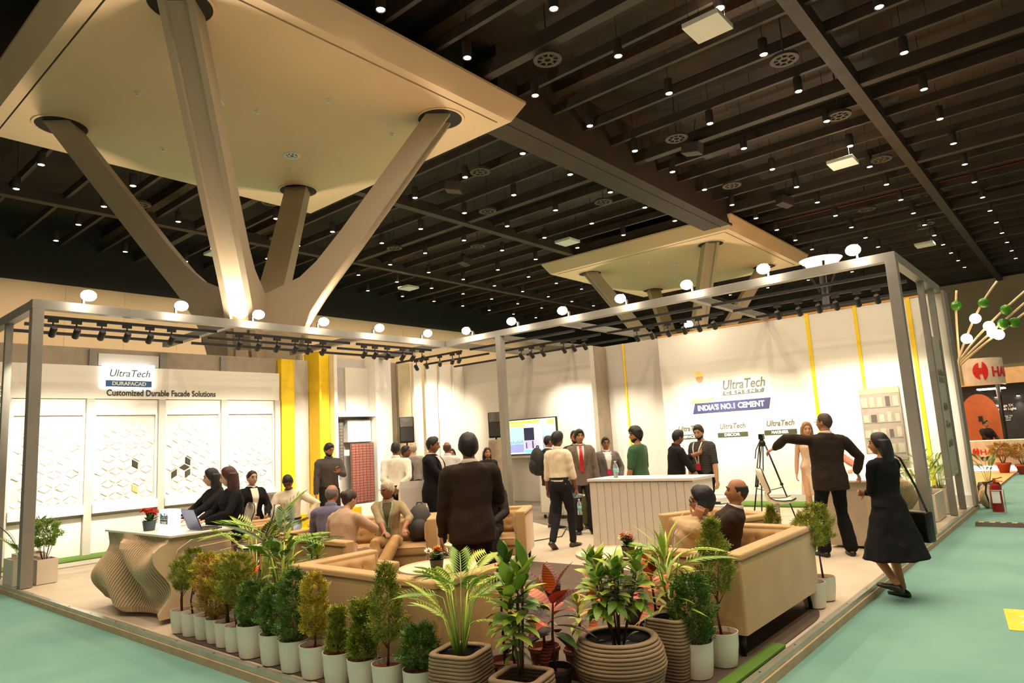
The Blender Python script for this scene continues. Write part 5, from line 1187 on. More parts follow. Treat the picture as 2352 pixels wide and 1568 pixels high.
def person(label, xy, yaw, z=PZ, h=1.72, top=None, bottom=None, hair=('short',(24,18,15)), skin='tan', shoes=(24,22,20), beard=None, glasses=None, vox=.0085, collar=None, tie=None, vneck=None, lanyard=None, shape=(), eyes=True, sleeve=1.0, build_bottom=True, belt=None, **kw):
    """top = (kind, rgb) kind in shirt/tee/jacket/dress/blouse; bottom = (kind, rgb)"""
    F = Fig(h=h, **kw); K = F.s; t = thing('person', label, 'person', (xy[0],xy[1],z), R(yaw)); t.scale = (K,K,K)
    rs = np.random.default_rng(abs(hash(label)) % 1000 if False else len(label)*7+int(xy[0]*10))
    sm = mat('skin_'+skin, SKIN[skin], .5, var=.05, vscale=20, spec=.35)
    dec = .45
    # body: one continuous skin
    P = Pieces(); g = -.012
    F.torso(P, g, .85, 1.7)
    for i in (0,1):
        bare = sleeve < 1 or top[0] == 'sleeveless'
        F.arm(P, i, 0 if bare else -.006)
        if F.hd[i][3]: F.hand(P, i)
        legbare = bottom[0] in ('skirt','dress')
        F.leg(P, i, 0 if legbare else -.012); F.foot(P, i, -.006)
    F.head(P)
    me = P.skin('body', vox, 2, dec); me.materials.append(sm); me.materials.append(mat('lips_'+skin, tuple(int(c*.82) if k else int(c*.95) for k, c in enumerate(SKIN[skin])), .45))
    # lips: colour the mouth faces
    inv = F.HR.T; cs = np.empty(len(me.polygons)*3, 'f'); me.polygons.foreach_get('center', cs); q = (cs.reshape(-1,3)-F.hc)@inv.T
    mi = ((q[:,0] > .07)&(np.abs(q[:,1]) < .022)&(np.abs(q[:,2]+.062) < .009)).astype('i'); me.polygons.foreach_set('material_index', mi)
    body = obj('body', me, t)
    # clothes
    kind, rgb = top; m = cloth('%d_%d_%d' % rgb, rgb); v2 = .014
    P = Pieces()
    if kind == 'jacket':
        hem = [(.80,.188+.01*bool(F.fem),.145+.03*F.bulk,-.012),(.88,.186,.143+.03*F.bulk,-.012)] if F.pose == 'stand' else [(.93,.188,.145+.03*F.bulk,-.01)]
        F.torso(P, .024, .95, 1.46, hem, neck=1.505)
        for i in (0,1): F.arm(P, i, .016)
    elif kind in ('shirt','tee','blouse','over'):
        hem = [(.95,.172,.128+.02*F.bulk,-.01)] if kind != 'over' else ([(.80,.20,.15,-.01),(.88,.195,.145,-.01)] if F.pose == 'stand' else [(.93,.19,.145,-.01)])
        F.torso(P, .015, 1.0, 1.46, hem, neck=1.49)
        for i in (0,1): F.arm(P, i, .013, sleeve)
    elif kind in ('dress','sleeveless'):
        zb = F.pel[2]
        F.torso(P, .012, .90, 1.46 if kind == 'dress' else 1.40, neck=1.49 if kind == 'dress' else None)
        if kind == 'dress':
            for i in (0,1): F.arm(P, i, .012)
    if 'striped' in label and 'striped_cloth' not in MATS:
        m = mat('striped_cloth', rgb, .85, bump=.3, bscale=7); nt = m.node_tree; bs = nt.nodes['Principled BSDF']; tcn = next(x for x in nt.nodes if x.type == 'TEX_COORD')
        w_ = nt.nodes.new('ShaderNodeTexWave'); w_.bands_direction = 'Z'; w_.inputs['Scale'].default_value = 12; nt.links.new(tcn.outputs['Object'], w_.inputs['Vector'])
        cr_ = nt.nodes.new('ShaderNodeMapRange'); cr_.inputs['From Min'].default_value = .78; cr_.inputs['From Max'].default_value = .86; nt.links.new(w_.outputs['Fac'], cr_.inputs['Value'])
        mx_ = nt.nodes.new('ShaderNodeMix'); mx_.data_type = 'RGBA'; mx_.inputs['A'].default_value = (*lin(rgb),1); mx_.inputs['B'].default_value = (*lin((96,91,85)),1); nt.links.new(cr_.outputs[0], mx_.inputs['Factor']); nt.links.new(mx_.outputs['Result'], bs.inputs['Base Color'])
    nm = {'jacket':'jacket','shirt':'shirt','tee':'t_shirt','blouse':'blouse','over':'overshirt','dress':'dress','sleeveless':'dress'}[kind]
    if bottom[0] == 'skirt':
        # flared skirt hangs from the waist
        fl_, zl = bottom[2], bottom[3]
        rings = []
        nn = 28
        for kx in range(7):
            u = kx/6; z_ = 1.08+(zl-1.08)*u; a = np.arange(nn)*2*PI/nn; fold = 1+.05*u*np.sin(a*7+1)
            hw = (.155+(fl_-.155)*u)*fold; hd_ = (.125+(fl_*.78-.125)*u)*fold
            rings.append(np.stack([hd_*np.cos(a)-.01+.05*u*bottom[4], hw*np.sin(a), np.full(nn, z_)], 1)+V3(F.pel[0],F.pel[1],0))
        P.loft(rings)
    me = P.skin(nm, v2 if vox > .007 else .011, 3, .5); wrinkle(me, len(label)); me.materials.append(m); topo = obj(nm, me, t)
    if bottom[0] in ('trousers','jeans'):
        P = Pieces(); mb = cloth('%d_%d_%d' % bottom[1], bottom[1], .9)
        if F.pose == 'stand': F.torso(P, .010, .85, 1.06)
        else: P.ell(F.pel+V3(0,0,-.0), (.14+.02*F.bulk,.185*F.w,.135))
        for i in (0,1): F.leg(P, i, .012, hem=bottom[2] if len(bottom) > 2 else .066)
        me = P.skin(bottom[0], .014, 3, .5); wrinkle(me, len(label)+5); me.materials.append(mb); obj(bottom[0], me, t)
    # shoes
    ms = mat('leather_%d_%d_%d' % shoes, shoes, .4)
    if bottom[0] not in ('hidden',):
        for i in (0,1):
            P = Pieces(); F.foot(P, i, .006); b = MB(); vv = np.concatenate(P.v); b.add(vv, P.f); b.build('shoe', ms, t, True)
    # hair
    st, hc = hair[0], hair[1]; mh = mat('hair_%d_%d_%d' % hc, hc, .55, var=.35, vscale=60, bump=.6, bscale=90)
    HP = hair_parts(st, rs); HP.v = [F.hc+v@F.HR.T for v in HP.v]
    if st == 'long':
        dn = hair[2] if len(hair) > 2 else .34; up = V3(0,0,1)
        c = F.hc; X = F.HR@V3(1,0,0); Y = F.HR@V3(0,1,0); X = nrm(V3(X[0],X[1],0)); Y = nrm(V3(Y[0],Y[1],0)); rings = []
        for u in np.linspace(0,1,8):
            a = np.arange(18)*2*PI/18; hw = .098+.014*math.sin(u*PI); hd_ = .082-.022*u; cc = c+V3(0,0,.045-dn*u)-X*(.036+.014*math.sin(u*PI)+.030*u)
            if u > .55: hw *= 1-.25*(u-.55)
            rings.append(cc+np.outer(np.cos(a)*hd_, X)+np.outer(np.sin(a)*hw, Y))
        HP.loft(rings)
    if st in ('long','bun'):
        me = HP.skin('hair', .009, 2); me.materials.append(mh); obj('hair', me, t)
    else:
        b = MB(); b.add(np.concatenate(HP.v), HP.f); b.build('hair', mh, t, True)
    hp = lambda *p: F.hc+F.HR@V3(*p)
    if eyes:
        me_ = mat('eye', (48,34,28), .2)
        for sg in (1,-1):
            b = MB(); b.ell(hp(.0795,sg*.031,.010),(.007,.013,.006), 10, 6, Matrix(F.HR.tolist())); b.build('eye', me_, t, True)
            b = MB(); b.tube([hp(.092,sg*.014,.034),hp(.090,sg*.033,.039),hp(.076,sg*.050,.034)], .0045, 6); b.build('eyebrow', mh, t, True)
    if beard:
        mb_ = mat('hair_%d_%d_%d' % beard, beard, .7, var=.3, vscale=80, bump=.6, bscale=120); rings = []
        nu, nv = 32, 14
        for j in range(nv):
            ph = R(-88+64*j/(nv-1)); ring = []
            for i in range(nu):
                th = 2*PI*i/nu; a = abs((th+PI)%(2*PI)-PI); p = head_pt(th, ph); n = nrm(p)
                on = a < 1.75 and math.degrees(ph) < (-30 if a < .75 else -30+28*(a-.75)) and not (a < .26 and abs(p[2]+.062) < .011)
                ring.append(hp(*(p+n*(.008 if on else -.012))))
            rings.append(np.array(ring))
        P = Pieces(); P.loft(rings); b = MB(); b.add(np.concatenate(P.v), P.f); b.build('beard', mb_, t, True)
    if glasses:
        mg = mat('spectacle_frame', glasses, .3); b = MB()
        for sg in (1,-1):
            pts = [hp(.102+.0*k, sg*.032+.021*math.cos(k*PI/6), .008+.016*math.sin(k*PI/6)) for k in range(13)]
            b.tube(pts, .0022, 5, False); b.tube([hp(.102,sg*.053,.012),hp(.06,sg*.078,.014),hp(-.01,sg*.084,.010)], .0022, 5)
        b.tube([hp(.103,.011,.012),hp(.103,-.011,.012)], .0022, 5); b.build('glasses', mg, t, True)
    if vneck:      # shirt seen in the jacket opening
        mv = cloth('%d_%d_%d' % vneck, vneck); F.patch([(1.05,-.018,.018),(1.2,-.042,.042),(1.35,-.062,.062),(1.44,-.064,.064),(1.475,-.055,.055)], .034).build('shirt_front', mv, t, True)
        ml = cloth('%d_%d_%d' % rgb, rgb)
        for sg in (1,-1):
            F.patch([(1.1,sg*.020,sg*.045),(1.25,sg*.045,sg*.095),(1.36,sg*.058,sg*.12),(1.38,sg*.060,sg*.085),(1.46,sg*.060,sg*.085)], .040).build('lapel', ml, t, True)
    if collar:
        mc = cloth('%d_%d_%d' % collar, collar); rings = []; a = np.arange(20)*2*PI/20
        for z_, r_ in ((1.475,.079),(1.50,.076),(1.522,.070),(1.522,.064),(1.49,.066)):
            c = F.at(V3(-.010,0,z_)); Rf = F.frame(z_); rings.append(c+np.stack([np.cos(a)*r_*.98, np.sin(a)*r_, -.012*np.cos(a)],1)@Rf.T)
        b = MB(); P = Pieces(); P.loft(rings, False); b.add(np.concatenate(P.v), P.f); b.build('collar', mc, t, True)
    if tie:
        mt = cloth('tie_%d_%d_%d' % tie, tie, .5, .1); F.patch([(1.04,-.03,.03),(1.1,-.040,.040),(1.3,-.030,.030),(1.43,-.020,.020),(1.445,-.026,.026),(1.48,-.022,.022)], .040).build('tie', mt, t, True)
    if lanyard:
        ml = mat('lanyard_%d_%d_%d' % lanyard[:3], lanyard[:3], .6)
        for sg in (1,-1): F.patch([(1.14,sg*.004,sg*.022),(1.28,sg*.028,sg*.046),(1.42,sg*.062,sg*.082),(1.48,sg*.068,sg*.086)], .040).build('lanyard', ml, t, True)
        F.patch([(1.03,-.045,.045),(1.14,-.045,.045)], .046).build('badge', mat('badge_%d_%d_%d' % lanyard[3:6], lanyard[3:6], .5) if len(lanyard) > 3 else ml, t, True)
    if belt: 
        P = Pieces(); rings = [F.ring(z_, *(np.interp(1.04,[p[0] for p in F.prof],[p[q_] for p in F.prof])+(.019 if q_ < 3 else 0) for q_ in (1,2,3))) for z_ in (1.025,1.06)]
        P.loft(rings, False); b = MB(); b.add(np.concatenate(P.v), P.f); b.build('belt', mat('leather_%d_%d_%d' % belt, belt, .4), t, True)
    t['fig'] = 0; del t['fig']
    return t, F
def world_pt(t, F, p):
    a = t.rotation_euler[2]; x, y, z_ = np.array(p)*F.s
    return (t.location[0]+x*math.cos(a)-y*math.sin(a), t.location[1]+x*math.sin(a)+y*math.cos(a), t.location[2]+z_)
# ------------------------------------------------------------------ everyone in the booth
BLK = (13,12,13); DK = (34,30,30); WHT = (236,228,212); NAVY = (26,28,36); HB = (22,17,15)
def arm(t, pole=None, d=None, n=None, curl=25, hand=True):
    q = dict(t=t, curl=curl, hand=hand)
    if pole is not None: q['pole'] = pole
    if d is not None: q['d'] = d
    if n is not None: q['n'] = n
    return q
CUFF = (224,218,206)
# receptionists on stools behind the left desk
person('seated woman in black with long black hair, her hand on the laptop', (4.22,8.62), 178, h=1.62, fem=1, pose='sit', seat=.66, lean=8, head=(-22,0,0), top=('dress',BLK), bottom=('trousers',BLK,.06), hair=('long',(20,16,15),.34), skin='light',
       L=arm((.50,.34,1.02),(-.3,1,-.5),(.9,-.1,-.2),(0,0,-1),15), Rr=arm((.42,-.10,1.02),(-.3,-1,-.5),(.9,.2,-.2),(0,0,-1)), legs=[((.42,.12,.30),(1,.1,1),0),((.42,-.12,.30),(1,-.1,1),0)])
person('seated woman in black with long reddish-brown hair at the left desk', (4.08,7.92), 172, h=1.64, fem=1, pose='sit', seat=.66, lean=6, head=(-24,4,0), top=('dress',BLK), bottom=('trousers',BLK,.06), hair=('long',(64,26,18),.50), skin='light',
       L=arm((.36,.10,1.00),(-.3,1,-.5),(.9,-.3,-.2),(0,0,-1)), Rr=arm((.36,-.12,1.0),(-.3,-1,-.5),(.9,.2,-.2),(0,0,-1)), legs=[((.42,.12,.30),(1,.1,1),0),((.42,-.12,.30),(1,-.1,1),0)])
person('seated woman in black blazer, white blouse and glasses behind the receptionists', (5.45,10.0), 262, h=1.62, fem=1, pose='sit', seat=.56, head=(8,0,0), top=('jacket',BLK), bottom=('trousers',BLK,.06), hair=('bun',HB), skin='light', glasses=(60,50,46), vneck=WHT, collar=WHT)
bx = thing('low_stool', 'low dark stool under the woman in the black blazer', 'stool', (5.45,10.0,PZ+.004)); MB().lathe([(0,.47),(.17,.47),(.18,.49),(.17,.52),(0,.525)], 20).build('seat', M_gf, bx, True)
for k in range(4): a = k*PI/2+.5; MB().tube([(.12*math.cos(a),.12*math.sin(a),.48),(.2*math.cos(a),.2*math.sin(a),0)], .012, 6).build('leg', M_leg, bx, True)
p, F = person('seated man in cream shirt and jeans looking at a phone', (5.98,9.80), 222, h=1.70, pose='sit', seat=.44, lean=14, head=(8,28,0), top=('shirt',(232,218,190)), bottom=('jeans',(150,166,186),.075), hair=('short',HB), skin='dark', collar=(232,218,190), belt=(40,28,22),
       L=arm((.06,.30,.66),(-.3,1,.0),(.2,-.9,-.2),(0,0,-1)), Rr=arm((.34,-.10,.70),(-.5,-1,-.3),(.8,.5,0),(0,.3,1),40))
def phone(label, t, F, i, tilt=(0,0,0), off=(.06,0,.03), col=(26,26,30)):
    d, n, c, s = F.hd[i]; q = world_pt(t, F, F.wr[i]+d*.10+n*.022+np.array(off)*0)
    o = thing('smartphone', label, 'phone', q, t.rotation_euler[2], 'smartphones in hands'); 
    X = Vector(d); N = Vector(n-d*n.dot(d)).normalized(); Y = N.cross(X); m3 = Matrix((X,Y,N)).transposed().to_4x4(); o.matrix_world = Matrix.Translation(q) @ Matrix.Rotation(t.rotation_euler[2],4,'Z') @ m3 @ Matrix.Rotation(tilt[0],4,'Z')
    MB().box(-.072,-.036,-.005,.072,.036,.004,.004).build('case', mat('phone_case_%d' % col[2], col, .4), o); MB().box(-.066,-.032,.004,.066,.032,.0055).build('screen', mat('phone_glass2',(60,76,104),.1), o)
phone('dark smartphone held by the seated man in jeans', p, F, 1)
p, F = person('standing man in dark grey shirt reading his phone by the sample niche', (7.42,10.85), 250, h=1.79, head=(30,20,0), top=('shirt',(78,72,70)), bottom=('trousers',(36,32,32),.07), hair=('short',HB), beard=HB, skin='tan', collar=(78,72,70),
       L=arm((.36,.06,1.24),(-.2,.8,-1),(.8,-.1,.35),(0,-.3,1),30), Rr=arm((.12,-.26,.88)))
phone('smartphone in the raised hand of the man in dark grey', p, F, 0)
person('man in white shirt seen from behind, hands clasped at his back', (7.55,9.10), 44, h=1.73, top=('shirt',WHT), bottom=('trousers',NAVY,.07), hair=('crop',HB), skin='dark', collar=WHT, eyes=False, width=1.04,
       L=arm((-.19,.04,.95),(-.2,1,0),(-.1,-1,-.3),(-1,0,0)), Rr=arm((-.20,-.04,.98),(-.2,-1,0),(-.1,1,-.3),(-1,0,0)))
# lounge, left side
person('seated balding man in grey-blue shirt, half hidden beside the bun', (4.86,7.10), 40, h=1.68, pose='sit', seat=.36, lean=12, head=(-10,0,0), top=('shirt',(104,100,128)), bottom=('trousers',(60,56,60),.07), hair=('bald',(110,100,92)), skin='tan', collar=(104,100,128))
person('seated woman in pinkish beige jacket with dark hair in a bun', (4.64,6.56), 25, h=1.62, fem=1, pose='sit', seat=.36, lean=20, twist=-8, head=(-12,0,0), top=('jacket',(188,156,130)), bottom=('trousers',(150,122,100),.07), hair=('bun',(50,30,24)), skin='light', Rr=arm((.42,-.16,.80),(-.3,-1,-.4),(.9,.1,.2),(0,1,0),45))
person('smiling seated woman with short grey hair, olive shirt and khaki trousers', (5.84,7.22), 222, h=1.66, fem=.6, pose='sit', seat=.34, lean=6, head=(-46,2,0), top=('over',(158,138,100)), sleeve=.62, bottom=('trousers',(188,146,92),.085), hair=('grey_crop',(196,180,152)), skin='mid', glasses=(36,22,20), collar=(158,138,100), lanyard=(150,180,150,60,110,70), shoes=(150,110,80),
       L=arm((.44,.26,.66),(-.2,1,-.2),(.8,.2,-.5),(0,0,-1)), Rr=arm((.46,.02,.62),(-.3,-1,.0),(.8,.6,-.3),(0,0,-1)), legs=[((.66,-.02,.22),(1,.5,.8),(-10,-10)),((.46,-.12,.085),(1,-.1,1),-6)], vneck=(86,78,50))
person('man in dark navy suit and open collar standing behind the sofas', (7.10,7.70), 292, h=1.76, head=(14,6,0), top=('jacket',(17,16,20)), bottom=('trousers',(16,15,18),.072), hair=('short',HB), skin='mid', vneck=(206,196,182), collar=(206,196,182), width=1.06, bulk=.35,
       L=arm((.30,.02,.93),(-.4,.8,-.4),(.4,-.7,-.4),(0,-.3,1),40), Rr=arm((.30,-.02,.97),(-.4,-.8,-.4),(.4,.7,-.4),(0,.3,1),40))
person('broad man in dark brown suit standing with his back to us', (4.38,4.28), 48, h=1.71, head=(6,0,0), top=('jacket',(46,32,24)), bottom=('trousers',(32,28,28),.08), hair=('thick',HB), skin='mid', collar=(206,196,182), eyes=False, width=1.13, bulk=.7, vox=.0075,
       L=arm((.06,.28,.80)), Rr=arm((.30,-.14,1.05),(-.6,-.8,-.5),(.6,.6,.1),(0,1,0),40))
person('seated person in dark suit hidden behind the brown-suited man', (6.92,6.42), 212, h=1.70, pose='sit', seat=.40, lean=10, head=(0,10,0), top=('jacket',(44,38,36)), bottom=('trousers',(34,30,30),.075), hair=('short',HB), skin='mid', vneck=(206,196,182))
# far group by the back wall
person('man with dark hair and glasses glimpsed between white shirts', (8.64,10.13), 300, h=1.66, top=('shirt',(60,56,60)), bottom=('trousers',DK,.07), hair=('short',HB), skin='dark', glasses=(24,20,20), vox=.011)
person('man with shaved pale head in grey shirt near the back wall', (8.98,10.30), 60, h=1.72, top=('shirt',(150,140,132)), bottom=('trousers',DK,.07), hair=('bald',(190,170,150)), skin='light', vox=.011, eyes=False)
person('bald man in patterned white shirt facing the back wall', (9.16,9.52), 45, h=1.69, top=('shirt',(216,212,210)), bottom=('trousers',DK,.07), hair=('bald',(70,50,40)), skin='mid', vox=.011, eyes=False, collar=(216,212,210))
person('dark-haired woman glimpsed right of the bald man', (9.72,9.98), 230, h=1.55, fem=1, top=('blouse',(60,40,38)), bottom=('trousers',DK,.07), hair=('long',HB,.3), skin='tan', vox=.011)
person('woman in black with a yellow flower garland near the speaker', (9.74,9.50), 215, h=1.48, fem=1, top=('blouse',(40,36,30)), bottom=('trousers',DK,.07), hair=('bun',HB), skin='mid', vox=.011, lanyard=(196,190,60,200,196,70))
person('dark-haired woman peeking out left of the wrapped speaker stand', (10.26,9.50), 235, h=1.53, fem=1, top=('blouse',(36,32,34)), bottom=('trousers',DK,.07), hair=('long',HB,.3), skin='tan', vox=.011)
# centre group
p, F = person('man in dark suit carrying a black backpack', (10.29,7.95), 335, h=1.70, top=('jacket',(58,54,54)), bottom=('trousers',(52,48,48),.075), hair=('crop',(34,26,22)), skin='tan', collar=WHT, eyes=False)
q = world_pt(p, F, V3(-.255,0,1.0)); bp2 = thing('backpack', 'black backpack worn by the man in the dark suit', 'backpack', q, p.rotation_euler[2]+PI); backpack_mesh(bp2, mat('black_nylon',(30,27,26),.7,bump=.3,bscale=30)); bp2.scale = (1.05,1.05,1.1)
p, F = person('young man in cream shirt walking past with water bottles', (8.47,6.37), 8, h=1.73, top=('shirt',(236,220,190)), sleeve=.62, bottom=('trousers',(32,32,36),.058), hair=('thick',HB), skin='dark', shoes=(54,44,40), collar=(236,220,190), eyes=True, width=.9, head=(-22,10,0), belt=(30,26,24),
       Rr=arm((.10,-.24,.80),(-.5,-.8,0),(.15,-.1,-1),(0,1,0),55), L=arm((.02,.24,.80),(-.6,.6,0),(.1,0,-1),(0,-1,0),45), legs=[((-.22,.07,.13),(1,.1,0),(6,28)),((.16,-.08,.085),(1,-.1,0),-8)])
d = F.wr[1]+F.hd[1][0]*.09
bottle('water bottle hanging upright from the hand of the young man in cream', *world_pt(p, F, d+V3(.0,-.02,-.30)))
bottle('water bottle held crosswise by the young man in cream', *world_pt(p, F, d+V3(-.02,.12,-.02)), rot=(R(88),0,p.rotation_euler[2]+R(10)))
person('bearded man in dark jacket and olive trousers behind the red tie', (10.44,7.43), 215, h=1.76, top=('jacket',(56,50,48)), bottom=('trousers',(98,96,54),.075), hair=('receding',HB), beard=(40,32,28), skin='tan', vneck=(200,190,180), collar=(200,190,180), head=(10,8,0))
person('man in grey suit and bright red tie', (9.90,6.95), 218, h=1.76, top=('jacket',(112,98,86)), bottom=('trousers',(36,32,32),.075), hair=('thick',HB), skin='tan', vneck=(232,214,206), collar=(232,214,206), tie=(196,22,30), head=(12,0,0))
person('man in grey suit with glasses, white shirt and pink badge', (10.52,6.82), 226, h=1.60, top=('jacket',(104,98,96)), bottom=('trousers',(36,32,32),.075), hair=('short',HB), skin='mid', vneck=(236,230,222), collar=(236,230,222), glasses=(20,18,18), lanyard=(230,226,220,196,40,90), Rr=arm((.10,-.22,.95),(-.7,-.7,-.1)), L=arm((.10,.22,.95),(-.7,.7,-.1)))
person('man with curly hair in green short-sleeved shirt behind the counter', (9.40,5.52), 88, h=1.73, head=(48,4,0), twist=6, top=('over',(52,92,56)), sleeve=.5, bottom=('trousers',DK,.07), hair=('curly',HB), beard=HB, skin='tan', width=1.06, collar=None)
person('man in black shirt and white lanyard leaning over the counter', (9.72,5.06), 318, h=1.66, lean=10, head=(14,8,0), top=('shirt',(26,24,25)), sleeve=.62, bottom=('trousers',DK,.07), hair=('short',HB), skin='mid', collar=(40,37,38), lanyard=(226,222,214,226,222,214),
       L=arm((.50,.10,1.36),(0,.6,-1),(.6,.2,.7),(0,-1,0),20), Rr=arm((.28,-.30,.92),(-.5,-.8,-.1),(.6,-.2,-.5),(0,0,-1),35))
person('man in dark striped shirt with red badge beside the side counter', (10.30,4.86), 168, h=1.72, lean=6, head=(14,12,0), top=('shirt',(44,41,40)), sleeve=.5, bottom=('trousers',(28,26,28),.068), hair=('short',(58,42,30)), beard=(54,38,28), skin='light', lanyard=(226,222,214,200,30,60))
# right side
p, F = person('seated man in beige jacket talking on a phone', (5.36,2.74), 97, h=1.70, pose='sit', seat=.29, lean=-22, twist=10, head=(18,24,0), top=('jacket',(196,166,124)), bottom=('trousers',(60,50,44),.075), hair=('thick',HB), skin='tan', glasses=(190,170,120), vox=.0065, eyes=True, collar=(230,224,216), lanyard=(226,220,210,226,220,210),
       L=dict(head=((.085,.115,-.125),(-.45,-.05,.85),(-.2,-1,.05)),t=(0,0,0),pole=(.5,.6,-1),curl=32), Rr=arm((.34,-.10,.56)), legs=[((.48,.16,.085),(1,.2,1),8),((.48,-.12,.085),(1,-.1,1),-4)])
phone('blue-black smartphone held to the ear of the man in beige', p, F, 0, (R(0),0,0), col=(40,44,52))
w_ = world_pt(p, F, F.el[0]*.12+F.wr[0]*.88); wt = thing('wristwatch', 'black square watch on the wrist of the man in beige', 'watch', w_)
ax = Vector(F.wr[0]-F.el[0]).normalized(); wt.rotation_euler = (Matrix.Rotation(p.rotation_euler[2],3,'Z') @ ax.to_track_quat('Z','Y').to_matrix()).to_euler()
MB().lathe([(.036,-.012),(.040,-.012),(.040,.012),(.036,.012)], 16, closed=True).build('strap', M_bk, wt, True); MB().box(.034,-.018,-.018,.048,.018,.018,.004).build('case', M_bk, wt)
person('seated bald man in dark brown jacket', (6.07,2.74), 112, h=1.72, pose='sit', seat=.29, lean=-22, head=(10,16,0), top=('jacket',(50,37,29)), bottom=('trousers',(50,42,38),.075), hair=('bald',(40,28,22)), skin='tan', collar=(226,214,196), vox=.0065, bulk=.4)
person('woman in pale sleeveless dress standing behind the pointing man', (11.95,3.74), 205, h=1.66, fem=1, head=(0,10,0), top=('sleeveless',(226,196,168)), sleeve=.45, bottom=('skirt',(226,196,168),.20,.50,0), hair=('long',(150,108,66),.24), skin='light', shoes=(210,180,150))
person('heavy man in dark brown suit pointing left with raised arm', (9.15,2.66), 38, h=1.75, head=(38,0,0), slean=-3, top=('jacket',(44,33,25)), bottom=('trousers',(13,12,12),.085), hair=('crop',(66,50,40)), skin='tan', glasses=(60,50,44), collar=(206,190,170), width=1.12, bulk=.8, vox=.0075, eyes=True,
       L=arm((.24,.56,1.34),(-.6,.6,.5),(.4,.9,-.35),(0,0,-1),35), Rr=arm((.18,-.42,.98),(-.6,-.6,.2),(.4,-.5,-.8),(0,1,0),30), legs=[((.02,.16,.085),(1,.12,0),10),((.0,-.16,.085),(1,-.12,0),-10)])
person('seated woman in peach top behind the right desk', (11.22,3.22), 215, h=1.60, fem=1, pose='sit', seat=.60, lean=8, top=('blouse',(226,150,120)), sleeve=.5, bottom=('trousers',(60,50,50),.07), hair=('long',HB,.3), skin='light', vox=.011, L=arm((.36,.2,1.0),(-.3,1,-.4)), Rr=arm((.36,-.2,1.0),(-.3,-1,-.4)))
p, F = person('woman in black knee-length coat dress walking at the booth edge', (7.62,1.70), 64, z=.003, h=1.59, fem=1, head=(30,0,0), top=('dress',(11,11,14)), bottom=('skirt',(11,11,14),.37,.42,-.2), hair=('long',(12,10,9),.25), skin='tan', shoes=(30,26,24), vox=.0065, width=1.06, bulk=.3,
       L=arm((.20,-.06,1.06),(-.5,1,-.5),(.2,-.95,.1),(-1,0,0),30), Rr=arm((.22,.06,1.10),(-.5,-1,-.5),(.2,.95,.1),(-1,0,0),30), legs=[((-.10,.15,.19),(1,.12,0),(12,-12)),((.04,-.11,.085),(1,-.12,0),-6)])
hb = thing('handbag', 'black shoulder handbag hanging from the woman in the coat dress', 'handbag', world_pt(p, F, V3(-.06,-.34,.56)), p.rotation_euler[2])
M_lea = mat('black_leather', (22,20,20), .3); b = MB(); b.box(-.15,-.055,0,.15,.055,.30,.03); b.build('bag', M_lea, hb, True); MB().box(-.03,-.06,.2,.03,-.053,.24,.003).build('clasp', mat('clasp_metal',(150,140,120),.3,.8), hb)
b = MB(); b.tube([(-.13,.0,.28),(-.08,.06,.55),(-.02,.14,.82),(.02,.17,.865),(.05,.16,.84),(.10,.06,.55),(.13,.0,.28)], [(.016,.006)]*7, 8); b.build('strap', M_lea, hb, True)
# ================================================================== THE STAND AT FAR RIGHT AND THE AISLE
M_red = mat('red_lettering', (214,40,30), .5)
M_hv = mat('stand_cream', (226,206,178), .6); M_dkw = mat('charcoal_wall', (44,42,44), .7, var=.1)
struct(MB().box(16.2,2.0,0,40,9,.05).build('floor_stand', M_orange), 'orange carpet of the neighbouring stand')
struct(MB().box(29.5,1.0,0,29.7,6,2.75).build('wall_stand', M_dkw), 'charcoal back wall of the neighbouring stand')
struct(MB().box(29.3,.6,2.75,29.8,6,3.3).build('trim_stand', mat('stand_fascia',(228,184,130),.6)), 'beige fascia above the charcoal wall')
for k in range(4):
    y = 1.4+.62*k; t = thing('wall_downlight', ('first','second','third','fourth')[k]+' wall spotlight from the right on the charcoal far wall', 'spotlight', (29.46,y,2.3), 0, 'wall spotlights of the far stand')
    MB().box(-.05,-.05,0,.04,.05,.06,.01).build('housing', M_bk, t); MB().box(-.045,-.045,-.006,.03,.045,-.001).build('lens', M_lens, t); lamp('SPOT','wall_lamp',t,(-.1,0,-.02),14,WARM2,(.02,0,-2),70,.8,.03)
ws = bpy.data.objects['wall_stand']
for k,tx in enumerate(('Mirage Oil','Mirage SX','Mirage SX','Fin and Fin')):
    lettering(tx+'\nStreet Light', .12, M_wt, (29.49,4.3-.8*k,1.95), '-x', ws, off=.002); lettering('- Efficiency 130\n- Surge 10 kV\n- IP 66 rated', .07, M_wt, (29.49,4.3-.8*k,1.6), '-x', ws)
rb2 = thing('round_display_board', 'tall round-topped orange brown display board at the far stand', 'display board', (27.2,2.95,.05)); T = face((0,.0,0),'-x'); MB().prism([(-.55,.0),(.55,0)]+arc(0,1.5,.55,.85,0,180,16),0,.08,T).build('board', mat('rust_board',(178,92,50),.6), rb2); MB().box(-.1,-.06,1.45,-.082,.06,1.62).build('emblem', M_bk, rb2)
hc_ = thing('stand_counter', 'cream counter lettered HAVELLS at the far stand', 'counter', (24.6,2.5,.05)); MB().box(0,-1.6,0,.6,1.3,.9,.02).build('body', M_hv, hc_); MB().box(-.01,-1.6,.02,0,1.3,.16).build('lit_plinth', mat('plinth_light',(240,240,255),.4,emit=1.4), hc_)
def havells(parent, x, y, z, s, w=None):
    lettering('HAVELLS', s, M_red, (x,y,z), '-x', parent, width=w, off=s*.02)
